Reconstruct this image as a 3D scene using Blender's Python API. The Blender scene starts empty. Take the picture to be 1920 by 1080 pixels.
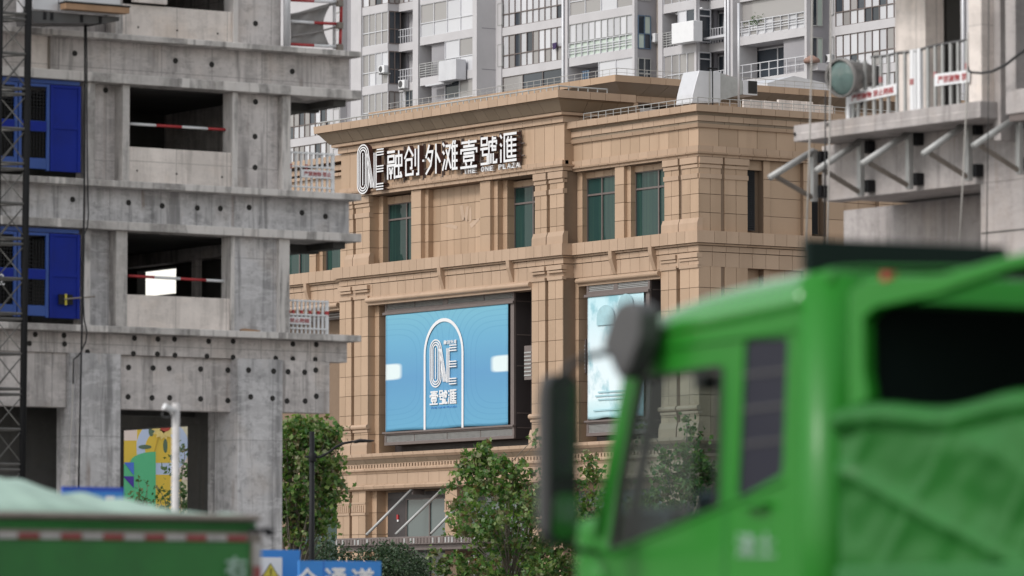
import bpy, bmesh, math, random
from math import radians, sin, cos, tan, pi, sqrt, atan, ceil
from mathutils import Vector, Matrix
RND = random.Random(11)
sc = bpy.context.scene
COL = sc.collection
# ------------------------------------------------------------------ camera
FPX = 9770.0                       # focal length in pixels of a 1920 px wide frame
PITCH = atan(655 / FPX)
AZ = radians(55.9)                 # the street grid: +X runs right and away, +Y left and away
DH = Vector((cos(AZ), sin(AZ), 0)); RT = Vector((sin(AZ), -cos(AZ), 0))
FW = DH * cos(PITCH) + Vector((0, 0, sin(PITCH)))
UP = -DH * sin(PITCH) + Vector((0, 0, cos(PITCH)))
EYE = Vector((0, 0, 1.6))
cd = bpy.data.cameras.new('camera'); cam = bpy.data.objects.new('camera', cd); COL.objects.link(cam)
cam.matrix_world = Matrix((( RT.x, UP.x, -FW.x, EYE.x), (RT.y, UP.y, -FW.y, EYE.y), (RT.z, UP.z, -FW.z, EYE.z), (0, 0, 0, 1)))
cd.sensor_width = 36; cd.lens = FPX / 1920 * 36
cd.clip_start = 0.5; cd.clip_end = 4000
cd.dof.use_dof = True; cd.dof.focus_distance = 255; cd.dof.aperture_fstop = 2.7
sc.camera = cam
# ------------------------------------------------------------------ sky and sun (soft overcast daylight)
SUN_EL, SUN_AZ = radians(40), Vector((-0.98, -0.02, 0)).normalized()
w = bpy.data.worlds.new('World'); sc.world = w; w.use_nodes = True
nt = w.node_tree; nt.nodes.clear()
sky = nt.nodes.new('ShaderNodeTexSky'); sky.sky_type = 'NISHITA'; sky.sun_disc = False
sky.sun_elevation = SUN_EL; sky.sun_rotation = math.atan2(SUN_AZ.x, SUN_AZ.y)
sky.air_density = 2.0; sky.dust_density = 0.6; sky.ozone_density = 1.0
hs = nt.nodes.new('ShaderNodeHueSaturation'); hs.inputs['Saturation'].default_value = 0.22
bg = nt.nodes.new('ShaderNodeBackground'); bg.inputs['Strength'].default_value = 0.135
wo = nt.nodes.new('ShaderNodeOutputWorld')
nt.links.new(sky.outputs[0], hs.inputs['Color']); nt.links.new(hs.outputs[0], bg.inputs[0]); nt.links.new(bg.outputs[0], wo.inputs[0])
sl = bpy.data.lights.new('sun', 'SUN'); sl.energy = 1.5; sl.angle = radians(16); sl.color = (1.0, 0.955, 0.90)
so = bpy.data.objects.new('sun', sl); COL.objects.link(so)
sd = SUN_AZ * cos(SUN_EL) + Vector((0, 0, sin(SUN_EL)))
so.rotation_euler = sd.to_track_quat('Z', 'Y').to_euler(); so.location = (0, 0, 300)
vs = sc.view_settings; sc.display_settings.display_device = 'sRGB'
vs.view_transform = 'Standard'; vs.look = 'None'; vs.exposure = 0.42; vs.gamma = 1.0
try: vs.use_curve_mapping = False
except Exception: pass
cy = sc.cycles
cy.max_bounces = 8; cy.diffuse_bounces = 3; cy.glossy_bounces = 4; cy.transparent_max_bounces = 12
cy.use_denoising = True; cy.caustics_reflective = False; cy.caustics_refractive = False
# ------------------------------------------------------------------ where a line of sight meets a wall of the street grid
def ray(px, py): return FW + RT * ((px - 960) / FPX) + UP * ((540 - py) / FPX)
def PX(px, py, X): v = ray(px, py); return EYE + v * (X / v.x)
def PY(px, py, Y): v = ray(px, py); return EYE + v * (Y / v.y)
def PD(px, py, D): v = ray(px, py); return EYE + v * (D / v.dot(DH))
def yX(px, X, py=500): return PX(px, py, X).y
def zX(px, py, X): return PX(px, py, X).z
def xY(px, Y, py=500): return PY(px, py, Y).x
def zY(px, py, Y): return PY(px, py, Y).z
# ------------------------------------------------------------------ materials
def mat(name):
    m = bpy.data.materials.new(name); m.use_nodes = True
    t = m.node_tree; b = t.nodes['Principled BSDF']
    return m, t, b
def N(t, typ, **kw):
    n = t.nodes.new(typ)
    for k, v in kw.items(): setattr(n, k, v)
    return n
def mathn(t, op, a, b=None):
    n = N(t, 'ShaderNodeMath', operation=op)
    for i, x in enumerate((a, b)):
        if x is None: continue
        if isinstance(x, (int, float)): n.inputs[i].default_value = x
        else: t.links.new(x, n.inputs[i])
    return n.outputs[0]
def mixc(t, fac, a, b, blend='MIX'):
    n = N(t, 'ShaderNodeMix', data_type='RGBA', blend_type=blend)
    for i, x in ((0, fac), (6, a), (7, b)):
        if isinstance(x, (int, float)): n.inputs[i].default_value = x
        elif isinstance(x, tuple): n.inputs[i].default_value = (*x, 1)
        else: t.links.new(x, n.inputs[i])
    return n.outputs[2]
def ramp(t, fac, stops, const=False):
    n = N(t, 'ShaderNodeValToRGB'); cr = n.color_ramp
    if const: cr.interpolation = 'CONSTANT'
    while len(cr.elements) < len(stops): cr.elements.new(0.5)
    for e, (p, c) in zip(cr.elements, stops): e.position = p; e.color = (*c, 1) if isinstance(c, tuple) else (c, c, c, 1)
    t.links.new(fac, n.inputs[0]); return n.outputs[0]
def pos(t, scale=(1, 1, 1)):
    g = N(t, 'ShaderNodeNewGeometry'); mp = N(t, 'ShaderNodeMapping'); mp.inputs['Scale'].default_value = scale
    t.links.new(g.outputs['Position'], mp.inputs[0]); return mp.outputs[0]
def noise(t, vec, scale, detail=4, rough=0.55):
    n = N(t, 'ShaderNodeTexNoise'); n.inputs['Scale'].default_value = scale; n.inputs['Detail'].default_value = detail
    n.inputs['Roughness'].default_value = rough; t.links.new(vec, n.inputs['Vector']); return n.outputs[0]
def rand(t):
    g = N(t, 'ShaderNodeNewGeometry'); o = N(t, 'ShaderNodeObjectInfo')
    return mathn(t, 'FRACT', mathn(t, 'ADD', g.outputs['Random Per Island'], o.outputs['Random']))
def bump(t, b, h, strength=0.3, dist=0.02):
    n = N(t, 'ShaderNodeBump'); n.inputs['Strength'].default_value = strength; n.inputs['Distance'].default_value = dist
    t.links.new(h, n.inputs['Height']); t.links.new(n.outputs[0], b.inputs['Normal'])
def stone(name, c, var=0.10):
    m, t, b = mat(name); r = rand(t)
    lo = tuple(x * (1 - var) for x in c); hi = (c[0] * (1 + var), c[1] * (1 + var * 1.1), c[2] * (1 + var * 1.35))
    col = mixc(t, r, lo, hi)
    n = noise(t, pos(t), 1.1, 6)
    col = mixc(t, mathn(t, 'MULTIPLY', n, 0.26), col, tuple(x * 0.62 for x in c))
    st = noise(t, pos(t, (0.9, 0.9, 0.14)), 1.0, 5)
    col = mixc(t, ramp(t, st, [(0.50, 0.0), (0.75, 0.38)]), col, (c[0] * .6, c[1] * .56, c[2] * .52))
    f = noise(t, pos(t), 14, 3); col = mixc(t, mathn(t, 'MULTIPLY', f, 0.14), col, tuple(x * 0.6 for x in c))
    t.links.new(col, b.inputs['Base Color']); b.inputs['Roughness'].default_value = 0.5
    b.inputs['Specular IOR Level'].default_value = 0.35
    bump(t, b, f, 0.12, 0.01)
    return m
def concrete(name, c, blotch=0.5, seams=True, edge=False, warm=0.0):
    m, t, b = mat(name)
    dark = tuple(x * 0.42 for x in c); light = tuple(min(1, x * 1.22) for x in c)
    n1 = noise(t, pos(t), 0.55, 8, 0.62)
    col = mixc(t, ramp(t, n1, [(0.33, 0.0), (0.68, 1.0)]), tuple(x * 0.80 for x in c), light)
    n2 = noise(t, pos(t, (4.0, 4.0, 0.35)), 1.0, 6, 0.6)
    col = mixc(t, mathn(t, 'MULTIPLY', ramp(t, n2, [(0.50, 0.0), (0.70, 1.0)]), blotch), col, dark)
    n3 = noise(t, pos(t), 3.2, 8, 0.7)
    col = mixc(t, mathn(t, 'MULTIPLY', ramp(t, n3, [(0.52, 0.0), (0.66, 1.0)]), blotch * 0.9), col, tuple(x * 0.55 for x in c))
    n9 = noise(t, pos(t, (.8, .8, 2.4)), 1.3, 7, 0.68)
    col = mixc(t, mathn(t, 'MULTIPLY', ramp(t, n9, [(0.50, 0.0), (0.56, 1.0), (0.60, 0.15), (0.75, 0.6)]), blotch * 0.6), col, tuple(x * 1.3 for x in c))
    n10 = noise(t, pos(t), 7.0, 7, 0.75)
    col = mixc(t, mathn(t, 'MULTIPLY', ramp(t, n10, [(0.57, 0.0), (0.68, 1.0)]), blotch * 0.7), col, tuple(x * 0.45 for x in c))
    n5 = noise(t, pos(t), 0.9, 3)
    col = mixc(t, ramp(t, n5, [(0.55, 0.0), (0.75, 0.35)]), col, (c[0] * 1.12, c[1] * 0.98, c[2] * 0.84))
    rs = noise(t, pos(t, (6.5, 6.5, 0.30)), 1.0, 3); rm = noise(t, pos(t), 0.8, 2)
    rust = mathn(t, 'MULTIPLY', ramp(t, rs, [(0.60, 0.0), (0.70, 1.0)]), ramp(t, rm, [(0.52, 0.0), (0.62, 0.45)]))
    col = mixc(t, mathn(t, 'MULTIPLY', rust, blotch), col, (0.17, 0.095, 0.055))
    drip = noise(t, pos(t, (3.2, 3.2, 0.22)), 1.0, 7, 0.7)
    col = mixc(t, mathn(t, 'MULTIPLY', ramp(t, drip, [(0.55, 0.0), (0.63, 1.0)]), blotch * 0.75), col, tuple(x * 0.36 for x in c))
    if edge:        # pour marks along the slab edges: pale and dark lengths, streaked downward
        n6 = noise(t, pos(t, (1.0, 1.0, 0.15)), 0.42, 5, 0.62)
        col = mixc(t, 0.75, col, ramp(t, n6, [(0.30, light), (0.42, tuple(x * .80 for x in c)), (0.455, tuple(x * .42 for x in c)), (0.50, tuple(x * .50 for x in c)), (0.51, tuple(x * 1.15 for x in c)), (0.57, light), (0.60, tuple(x * .48 for x in c)), (0.70, light)]))
        n7 = noise(t, pos(t, (7, 7, 0.8)), 1.0, 5)
        col = mixc(t, ramp(t, n7, [(0.54, 0.0), (0.70, 0.7)]), col, tuple(x * 0.28 for x in c))
        n8 = noise(t, pos(t), 5, 6, .7)
        col = mixc(t, ramp(t, n8, [(0.45, 0.0), (0.72, 0.55)]), col, tuple(x * 1.25 for x in c))
    if seams:
        s = N(t, 'ShaderNodeSeparateXYZ'); g = N(t, 'ShaderNodeNewGeometry'); t.links.new(g.outputs['Position'], s.inputs[0])
        u = mathn(t, 'FRACT', mathn(t, 'DIVIDE', mathn(t, 'ADD', s.outputs[0], s.outputs[1]), 1.22))
        v = mathn(t, 'FRACT', mathn(t, 'DIVIDE', s.outputs[2], 1.9))
        ln = mathn(t, 'MAXIMUM', mathn(t, 'LESS_THAN', u, 0.016), mathn(t, 'LESS_THAN', v, 0.008))
        col = mixc(t, mathn(t, 'MULTIPLY', ln, 0.62), col, tuple(x * 0.4 for x in c))
    t.links.new(col, b.inputs['Base Color']); b.inputs['Roughness'].default_value = 0.88
    b.inputs['Specular IOR Level'].default_value = 0.25
    f = noise(t, pos(t), 9, 8, 0.7); bump(t, b, f, 0.35, 0.03)
    return m
def paint(name, c, rough=0.5, metal=0.0, dirt=0.25, scale=3.0, spec=0.5, var=0.0, coat=0.0):
    m, t, b = mat(name)
    n = noise(t, pos(t), scale, 6, 0.65)
    base = c
    if var: base = mixc(t, rand(t), tuple(x * (1 - var) for x in c), tuple(min(1, x * (1 + var)) for x in c))
    col = mixc(t, ramp(t, n, [(0.42, 0.0), (0.72, dirt)]), base, tuple(x * 0.42 + 0.012 for x in c))
    t.links.new(col, b.inputs['Base Color']); b.inputs['Metallic'].default_value = metal
    rr = mathn(t, 'ADD', mathn(t, 'MULTIPLY', n, 0.25), max(0.02, rough - 0.12)); t.links.new(rr, b.inputs['Roughness'])
    b.inputs['Specular IOR Level'].default_value = spec; b.inputs['Coat Weight'].default_value = coat
    b.inputs['Coat Roughness'].default_value = 0.12
    return m
def glass(name, c, rough=0.08, var=0.5, curtain=None, spec=0.45):
    m, t, b = mat(name); r = rand(t)
    col = mixc(t, mathn(t, 'MULTIPLY', r, var), c, tuple(x * 0.35 for x in c))
    if curtain:
        n = noise(t, pos(t, (5, 5, 0.15)), 1.0, 2)
        col = mixc(t, ramp(t, n, [(0.5, 0.0), (0.58, 0.85)]), col, curtain)
    t.links.new(col, b.inputs['Base Color']); b.inputs['Roughness'].default_value = rough
    b.inputs['Specular IOR Level'].default_value = spec
    return m
def seeglass(name, tint=(0.75, 0.85, 0.85), refl=0.10):
    m, t, b = mat(name); t.nodes.remove(b)
    tr = N(t, 'ShaderNodeBsdfTransparent'); tr.inputs[0].default_value = (*tint, 1)
    gl = N(t, 'ShaderNodeBsdfGlossy'); gl.inputs['Roughness'].default_value = 0.05
    fr = N(t, 'ShaderNodeLayerWeight'); f4 = mathn(t, 'POWER', fr.outputs['Facing'], 4.0)
    mx = N(t, 'ShaderNodeMixShader'); t.links.new(mathn(t, 'ADD', mathn(t, 'MULTIPLY', f4, .5), refl), mx.inputs[0])
    t.links.new(tr.outputs[0], mx.inputs[1]); t.links.new(gl.outputs[0], mx.inputs[2])
    t.links.new(mx.outputs[0], t.nodes['Material Output'].inputs[0]); return m
def leafmat(name, stops, trans=0.35):
    m, t, b = mat(name); r = rand(t); c = ramp(t, r, stops)
    t.links.new(c, b.inputs['Base Color']); b.inputs['Roughness'].default_value = 0.45; b.inputs['Specular IOR Level'].default_value = 0.4
    tl = N(t, 'ShaderNodeBsdfTranslucent'); t.links.new(mixc(t, 1.0, c, (1.5, 1.7, 0.7), 'MULTIPLY'), tl.inputs[0])
    mx = N(t, 'ShaderNodeMixShader'); mx.inputs[0].default_value = trans
    t.links.new(b.outputs[0], mx.inputs[1]); t.links.new(tl.outputs[0], mx.inputs[2])
    t.links.new(mx.outputs[0], t.nodes['Material Output'].inputs[0]); return m
M = {}
M['stone'] = stone('sandstone', (0.455, 0.315, 0.213), 0.13)
M['stone_trim'] = stone('trim_stone', (0.455, 0.320, 0.225), 0.08)
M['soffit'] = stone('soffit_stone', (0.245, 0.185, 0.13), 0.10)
M['joint'] = paint('joint_mortar', (0.21, 0.145, 0.10), 0.9, dirt=0.1)
M['bronze'] = paint('bronze_metal', (0.155, 0.125, 0.118), 0.5, 0.1, 0.2)
M['brown'] = paint('brown_cladding', (0.05, 0.042, 0.043), 0.5, 0.1, 0.15)
M['teal'] = glass('teal_glass', (0.022, 0.055, 0.052), 0.04, 0.5, (0.028, 0.066, 0.056), 0.24)
M['shopglass'] = glass('shop_glass', (0.13, 0.165, 0.165), 0.05, 0.35)
M['white'] = paint('white_paint', (0.74, 0.74, 0.76), 0.5, 0, 0.08)
M['maroon'] = paint('letter_side', (0.075, 0.032, 0.026), 0.6, 0, 0.1)
M['conc'] = concrete('weathered_concrete', (0.55, 0.51, 0.50), 0.75)
M['conc_light'] = concrete('pale_concrete', (0.72, 0.65, 0.61), 0.36)
M['conc_grey'] = concrete('grey_concrete', (0.52, 0.505, 0.515), 0.9)
M['conc_edge'] = concrete('slab_edge_concrete', (0.52, 0.49, 0.475), 0.5, False, True)
M['conc_dark'] = concrete('shaded_concrete', (0.075, 0.073, 0.070), 0.3, False)  # shade of the unlit interior put into the concrete colour
M['conc_right'] = concrete('smooth_concrete', (0.38, 0.35, 0.345), 0.45, False)
M['black'] = paint('black_metal', (0.010, 0.010, 0.012), 0.6, 0, 0.1, 3, 0.25)
M['rubber'] = paint('black_rubber', (0.012, 0.012, 0.012), 0.7, 0, 0.1)
M['hole'] = paint('hole_shadow', (0.03, 0.028, 0.027), 0.95, 0, 0.1)  # shade inside holes and recesses, painted as a flat dark colour
M['steel'] = paint('galvanised_steel', (0.40, 0.40, 0.395), 0.5, 0.2, 0.3)
M['mast'] = paint('dark_mast_steel', (0.010, 0.010, 0.011), 0.75, 0, 0.3, 3, 0.15)
M['mast_rung'] = paint('worn_mast_steel', (0.12, 0.115, 0.11), 0.6, 0.2, 0.4, 8)
M['blue'] = paint('gate_blue', (0.005, 0.020, 0.25), 0.6, 0, 0.35, 1.8, 0.2)
M['blue_frame'] = paint('gate_frame_blue', (0.02, 0.07, 0.30), 0.5, 0, 0.25, 2)
M['red'] = paint('red_paint', (0.42, 0.035, 0.04), 0.5, 0, 0.25)
M['signblue'] = paint('hoarding_blue', (0.03, 0.22, 0.62), 0.45, 0, 0.12, 1.5)
M['deepblue'] = paint('deep_blue_board', (0.012, 0.07, 0.45), 0.45, 0, 0.12, 1.5)
M['yellow'] = paint('warning_yellow', (0.62, 0.52, 0.06), 0.5)
M['truck'] = paint('truck_green', (0.016, 0.185, 0.014), 0.42, 0, 0.10, 2, 0.3, 0, 0.08)
M['truck_dull'] = paint('dusty_truck_green', (0.014, 0.145, 0.022), 0.55, 0, 0.45, 2.2)
M['truck_dark'] = paint('dark_cover_and_shade', (0.009, 0.018, 0.016), 0.8, 0, 0.1, 3, 0.15)  # dark cover paint; inside the load bed it carries painted shade
M['truck_roof'] = paint('glossy_truck_green', (0.024, 0.22, 0.022), 0.26, 0, 0.06, 2, 0.5, 0, 0.7)
M['tarp'] = paint('pale_green_tarp', (0.34, 0.47, 0.40), 0.7, 0, 0.35, 1.2)
M['tarp_green'] = paint('green_tarp', (0.018, 0.135, 0.020), 0.44, 0, 0.25, 3, 0.3)
M['grime'] = paint('grimy_rail', (0.22, 0.19, 0.165), 0.8, 0, 0.5, 5)
M['plastic'] = paint('black_plastic', (0.02, 0.02, 0.022), 0.4, 0, 0.1)
M['pod'] = paint('grey_plastic', (0.07, 0.068, 0.07), 0.5, 0, 0.1)
M['cabglass'] = seeglass('cab_glass', (0.70, 0.78, 0.80), 0.012)
M['mirror'] = paint('mirror_glass', (0.24, 0.25, 0.25), 0.03, 1.0, 0.0)
M['darkpanel'] = paint('dark_cab_panel', (0.018, 0.018, 0.030), 0.45, 0, 0.05, 3, 0.25)
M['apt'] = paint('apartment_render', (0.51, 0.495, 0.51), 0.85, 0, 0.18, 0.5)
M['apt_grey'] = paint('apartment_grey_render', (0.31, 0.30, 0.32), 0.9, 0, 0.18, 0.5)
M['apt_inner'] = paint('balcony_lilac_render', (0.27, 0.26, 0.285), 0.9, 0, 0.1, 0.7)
M['apt_tile'] = paint('beige_apartment_tile', (0.40, 0.35, 0.31), 0.85, 0, 0.2, 0.8)
M['window_blue'] = paint('slate_blue_frame', (0.09, 0.14, 0.21), .5)
M['pane_white'] = glass('curtained_pane', (0.60, 0.60, 0.63), 0.10, 0.35)
M['pane_blind'] = glass('blind_pane', (0.33, 0.315, 0.31), 0.12, 0.25)
M['pane_dark'] = glass('dark_pane', (0.05, 0.06, 0.075), 0.05, 0.5)
M['pane_green'] = glass('pale_green_pane', (0.55, 0.63, 0.57), 0.15, 0.25)
M['dull_white'] = paint('dusty_white_tape', (0.40, 0.38, 0.37), .7, 0, .5, 6)
M['dull_red'] = paint('dusty_red_tape', (0.26, 0.05, 0.05), .7, 0, .5, 6)
M['terracotta'] = paint('rusty_orange', (0.42, 0.10, 0.05), 0.8)
M['wood'] = paint('raw_wood', (0.36, 0.22, 0.13), 0.8, 0, 0.35, 4)
M['net'] = paint('grey_safety_net', (0.27, 0.255, 0.25), 0.9, 0, 0.2, 1.2)
M['bark'] = paint('mottled_bark', (0.17, 0.145, 0.12), 0.9, 0, 0.5, 4)
M['leaf'] = leafmat('plane_leaf', [(0, (0.035, 0.095, 0.024)), (0.36, (0.085, 0.175, 0.040)), (0.58, (0.18, 0.255, 0.07)), (0.74, (0.24, 0.28, 0.16)), (0.82, (0.15, 0.115, 0.055)), (0.88, (0.11, 0.08, 0.045)), (1.0, (0.08, 0.15, 0.04))])
M['leaf_dark'] = leafmat('dark_leaf', [(0, (0.03, 0.07, 0.025)), (0.5, (0.05, 0.11, 0.03)), (0.8, (0.09, 0.14, 0.06)), (1, (0.12, 0.10, 0.04))])  # darker greens for the young trees
M['leaf_hedge'] = leafmat('hedge_leaf', [(0, (0.016, 0.036, 0.015)), (0.6, (0.03, 0.062, 0.025)), (1, (0.07, 0.10, 0.055))], 0.15)
M['asphalt'] = paint('asphalt', (0.05, 0.05, 0.052), 0.9, 0, 0.3, 1.5)
M['paving'] = paint('grey_paving', (0.22, 0.21, 0.20), 0.9, 0, 0.3, 1.2)
M['duct'] = paint('duct_sheet_metal', (0.60, 0.60, 0.63), 0.45, 0.25, 0.15, 1.5)
M['lens'] = paint('lamp_lens', (0.13, 0.19, 0.18), 0.12, 0.0, 0.3, 4)
M['lampgrey'] = paint('lamp_housing', (0.22, 0.21, 0.205), 0.55, 0.2, 0.3, 5)
M['rope'] = paint('pale_rope', (0.42, 0.40, 0.38), 0.9)
# ------------------------------------------------------------------ objects
def wloc(o):
    v = Vector((0, 0, 0))
    while o is not None: v += o.location; o = o.parent
    return v
def thing(name, label, cat, loc, group=None, kind=None):
    o = bpy.data.objects.new(name, None); o.empty_display_size = 0.3; COL.objects.link(o); o.location = loc
    return tag(o, label, cat, group, kind)
def tag(o, label=None, cat=None, group=None, kind=None):
    if label: o['label'] = label
    if cat: o['category'] = cat
    if group: o['group'] = group
    if kind: o['kind'] = kind
    return o
class MB:
    def __init__(s): s.v = []; s.f = []; s.m = []
    def add(s, vs, fs, m=0):
        b = len(s.v); s.v += [tuple(v) for v in vs]
        for f in fs: s.f.append([b + i for i in f]); s.m.append(m)
        return s
    def box(s, x0, x1, y0, y1, z0, z1, m=0):
        if x0 > x1: x0, x1 = x1, x0
        if y0 > y1: y0, y1 = y1, y0
        if z0 > z1: z0, z1 = z1, z0
        vs = [(x, y, z) for x in (x0, x1) for y in (y0, y1) for z in (z0, z1)]
        return s.add(vs, [(0, 1, 3, 2), (4, 6, 7, 5), (0, 4, 5, 1), (2, 3, 7, 6), (0, 2, 6, 4), (1, 5, 7, 3)], m)
    def prism(s, poly, axis, a0, a1, m=0, mside=None):
        """poly: 2-D outline; axis 'X': (y,z) swept in x; 'Y': (x,z) swept in y; 'Z': (x,y) swept in z"""
        n = len(poly)
        def P(u, v, a): return (a, u, v) if axis == 'X' else ((u, a, v) if axis == 'Y' else (u, v, a))
        vs = [P(u, v, a0) for u, v in poly] + [P(u, v, a1) for u, v in poly]
        b = len(s.v); s.v += vs
        s.f.append([b + i for i in range(n)]); s.m.append(m)
        s.f.append([b + n + i for i in reversed(range(n))]); s.m.append(m)
        for i in range(n):
            j = (i + 1) % n; s.f.append([b + i, b + n + i, b + n + j, b + j]); s.m.append(m if mside is None else mside)
        return s
    def tube(s, p, q, r, n=8, m=0, r2=None):
        return s.path([p, q], r, n, m, r2)
    def path(s, pts, r, n=8, m=0, r2=None, cap=True):
        pts = [Vector(p) for p in pts]; b = len(s.v); k = len(pts); pu = None
        for i, p in enumerate(pts):
            d = (pts[min(i + 1, k - 1)] - pts[max(i - 1, 0)]).normalized()
            if pu is None:
                pu = d.cross(Vector((0, 0, 1)))
                if pu.length < 0.05: pu = d.cross(Vector((0, 1, 0)))
            u = (pu - d * pu.dot(d)).normalized(); pu = u; w_ = d.cross(u)
            rr = r if r2 is None else r + (r2 - r) * i / max(1, k - 1)
            for j in range(n):
                a = 2 * pi * j / n; s.v.append(tuple(p + (u * cos(a) + w_ * sin(a)) * rr))
        for i in range(k - 1):
            for j in range(n):
                j2 = (j + 1) % n; s.f.append([b + i * n + j, b + i * n + j2, b + (i + 1) * n + j2, b + (i + 1) * n + j]); s.m.append(m)
        if cap:
            s.f.append([b + j for j in reversed(range(n))]); s.m.append(m)
            s.f.append([b + (k - 1) * n + j for j in range(n)]); s.m.append(m)
        return s
    def lathe(s, o, ax, prof, n=24, m=0):
        """prof: (radius, distance along ax) list"""
        o = Vector(o); ax = Vector(ax).normalized(); u = ax.cross(Vector((0, 0, 1)))
        if u.length < 0.05: u = ax.cross(Vector((1, 0, 0)))
        u.normalize(); w_ = ax.cross(u); b = len(s.v)
        for r, h in prof:
            for j in range(n):
                a = 2 * pi * j / n; s.v.append(tuple(o + ax * h + (u * cos(a) + w_ * sin(a)) * r))
        for i in range(len(prof) - 1):
            for j in range(n):
                j2 = (j + 1) % n; s.f.append([b + i * n + j, b + i * n + j2, b + (i + 1) * n + j2, b + (i + 1) * n + j]); s.m.append(m)
        return s
    def sheet(s, rows, m=0):
        b = len(s.v); nc = len(rows[0])
        for r in rows: s.v += [tuple(p) for p in r]
        for i in range(len(rows) - 1):
            for j in range(nc - 1):
                s.f.append([b + i * nc + j, b + i * nc + j + 1, b + (i + 1) * nc + j + 1, b + (i + 1) * nc + j]); s.m.append(m)
        return s
    def build(s, name, mats, parent=None, smooth=False, bevel=0, fix=True, solid=0):
        me = bpy.data.meshes.new(name)
        L = wloc(parent) if parent is not None else Vector((0, 0, 0))
        if parent is None and s.v:
            xs = [v[0] for v in s.v]; ys = [v[1] for v in s.v]; zs_ = [v[2] for v in s.v]
            L = Vector(((min(xs) + max(xs)) / 2, (min(ys) + max(ys)) / 2, min(zs_)))
        me.from_pydata([(v[0] - L.x, v[1] - L.y, v[2] - L.z) for v in s.v], [], s.f)
        for mm in (mats if isinstance(mats, (list, tuple)) else [mats]): me.materials.append(M[mm] if isinstance(mm, str) else mm)
        me.polygons.foreach_set('material_index', s.m)
        if fix:
            bm = bmesh.new(); bm.from_mesh(me); bmesh.ops.recalc_face_normals(bm, faces=bm.faces); bm.to_mesh(me); bm.free()
        if smooth: me.polygons.foreach_set('use_smooth', [True] * len(me.polygons))
        me.update()
        o = bpy.data.objects.new(name, me); COL.objects.link(o)
        if parent is not None: o.parent = parent
        else: o.location = L
        if solid: md = o.modifiers.new('thickness', 'SOLIDIFY'); md.thickness = solid; md.offset = 0
        if bevel: md = o.modifiers.new('worn edge', 'BEVEL'); md.width = bevel; md.segments = 2; md.limit_method = 'ANGLE'
        return o
def part(fn, name, mats, parent, **kw):
    b = MB(); fn(b); return b.build(name, mats, parent, **kw)
def bx(name, mats, parent, x0, x1, y0, y1, z0, z1, **kw): return MB().box(x0, x1, y0, y1, z0, z1).build(name, mats, parent, **kw)
def copy_tree(o, parent=None, label=None, shift=None):
    c = o.copy(); COL.objects.link(c)
    if parent is not None: c.parent = parent
    if label: c['label'] = label
    if shift is not None: c.location = o.location + Vector(shift)
    for ch in list(o.children): copy_tree(ch, c)
    return c
UNIT = None
def unit_mesh():
    global UNIT
    if UNIT is None: UNIT = {}
    return UNIT
class Pieces:
    """separate cladding pieces: the largest become objects, the rest one joined part"""
    def __init__(s, parent, name, m, limit=300): s.p = parent; s.n = name; s.m = m; s.l = []; s.limit = limit
    def box(s, *b): s.l.append((abs(b[1] - b[0]) * abs(b[3] - b[2]) + abs(b[1] - b[0]) * abs(b[5] - b[4]) + abs(b[3] - b[2]) * abs(b[5] - b[4]), b, None))
    def mesh(s, vs, fs, area): s.l.append((area, vs, fs))
    def flush(s):
        s.l.sort(key=lambda e: -e[0]); L = wloc(s.p)
        um = unit_mesh()
        for a, b, f in s.l[:s.limit]:
            if f is None:
                if s.m not in um:
                    me = bpy.data.meshes.new(s.n); q = MB().box(-.5, .5, -.5, .5, -.5, .5)
                    me.from_pydata(q.v, [], q.f); me.materials.append(M[s.m]); um[s.m] = me
                o = bpy.data.objects.new(s.n, um[s.m]); COL.objects.link(o); o.parent = s.p
                o.location = ((b[0] + b[1]) / 2 - L.x, (b[2] + b[3]) / 2 - L.y, (b[4] + b[5]) / 2 - L.z)
                o.scale = (abs(b[1] - b[0]), abs(b[3] - b[2]), abs(b[5] - b[4]))
            else:
                MB().add(b, f).build(s.n, s.m, s.p)
        q = MB()
        for a, b, f in s.l[s.limit:]:
            if f is None: q.box(*b)
            else: q.add(b, f)
        if q.v: tag(q.build(s.n, s.m, s.p), kind='stuff')
def clad(pc, axis, plane, u0, u1, z0, z1, du, dz, gap=0.024, th=0.05, zlines=None):
    """stone panels with open joints on a wall plane facing -X (axis 'X') or -Y (axis 'Y')"""
    if u0 > u1: u0, u1 = u1, u0
    nu = max(1, round((u1 - u0) / du)); nz = max(1, round((z1 - z0) / dz)); g = gap / 2
    for i in range(nu):
        a = u0 + (u1 - u0) * i / nu + (g if i else 0); b = u0 + (u1 - u0) * (i + 1) / nu - (g if i < nu - 1 else 0)
        for k in range(nz):
            c = z0 + (z1 - z0) * k / nz + (g if k else 0); d = z0 + (z1 - z0) * (k + 1) / nz - (g if k < nz - 1 else 0)
            if axis == 'X': pc.box(plane, plane + th, a, b, c, d)
            else: pc.box(a, b, plane, plane + th, c, d)
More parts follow.
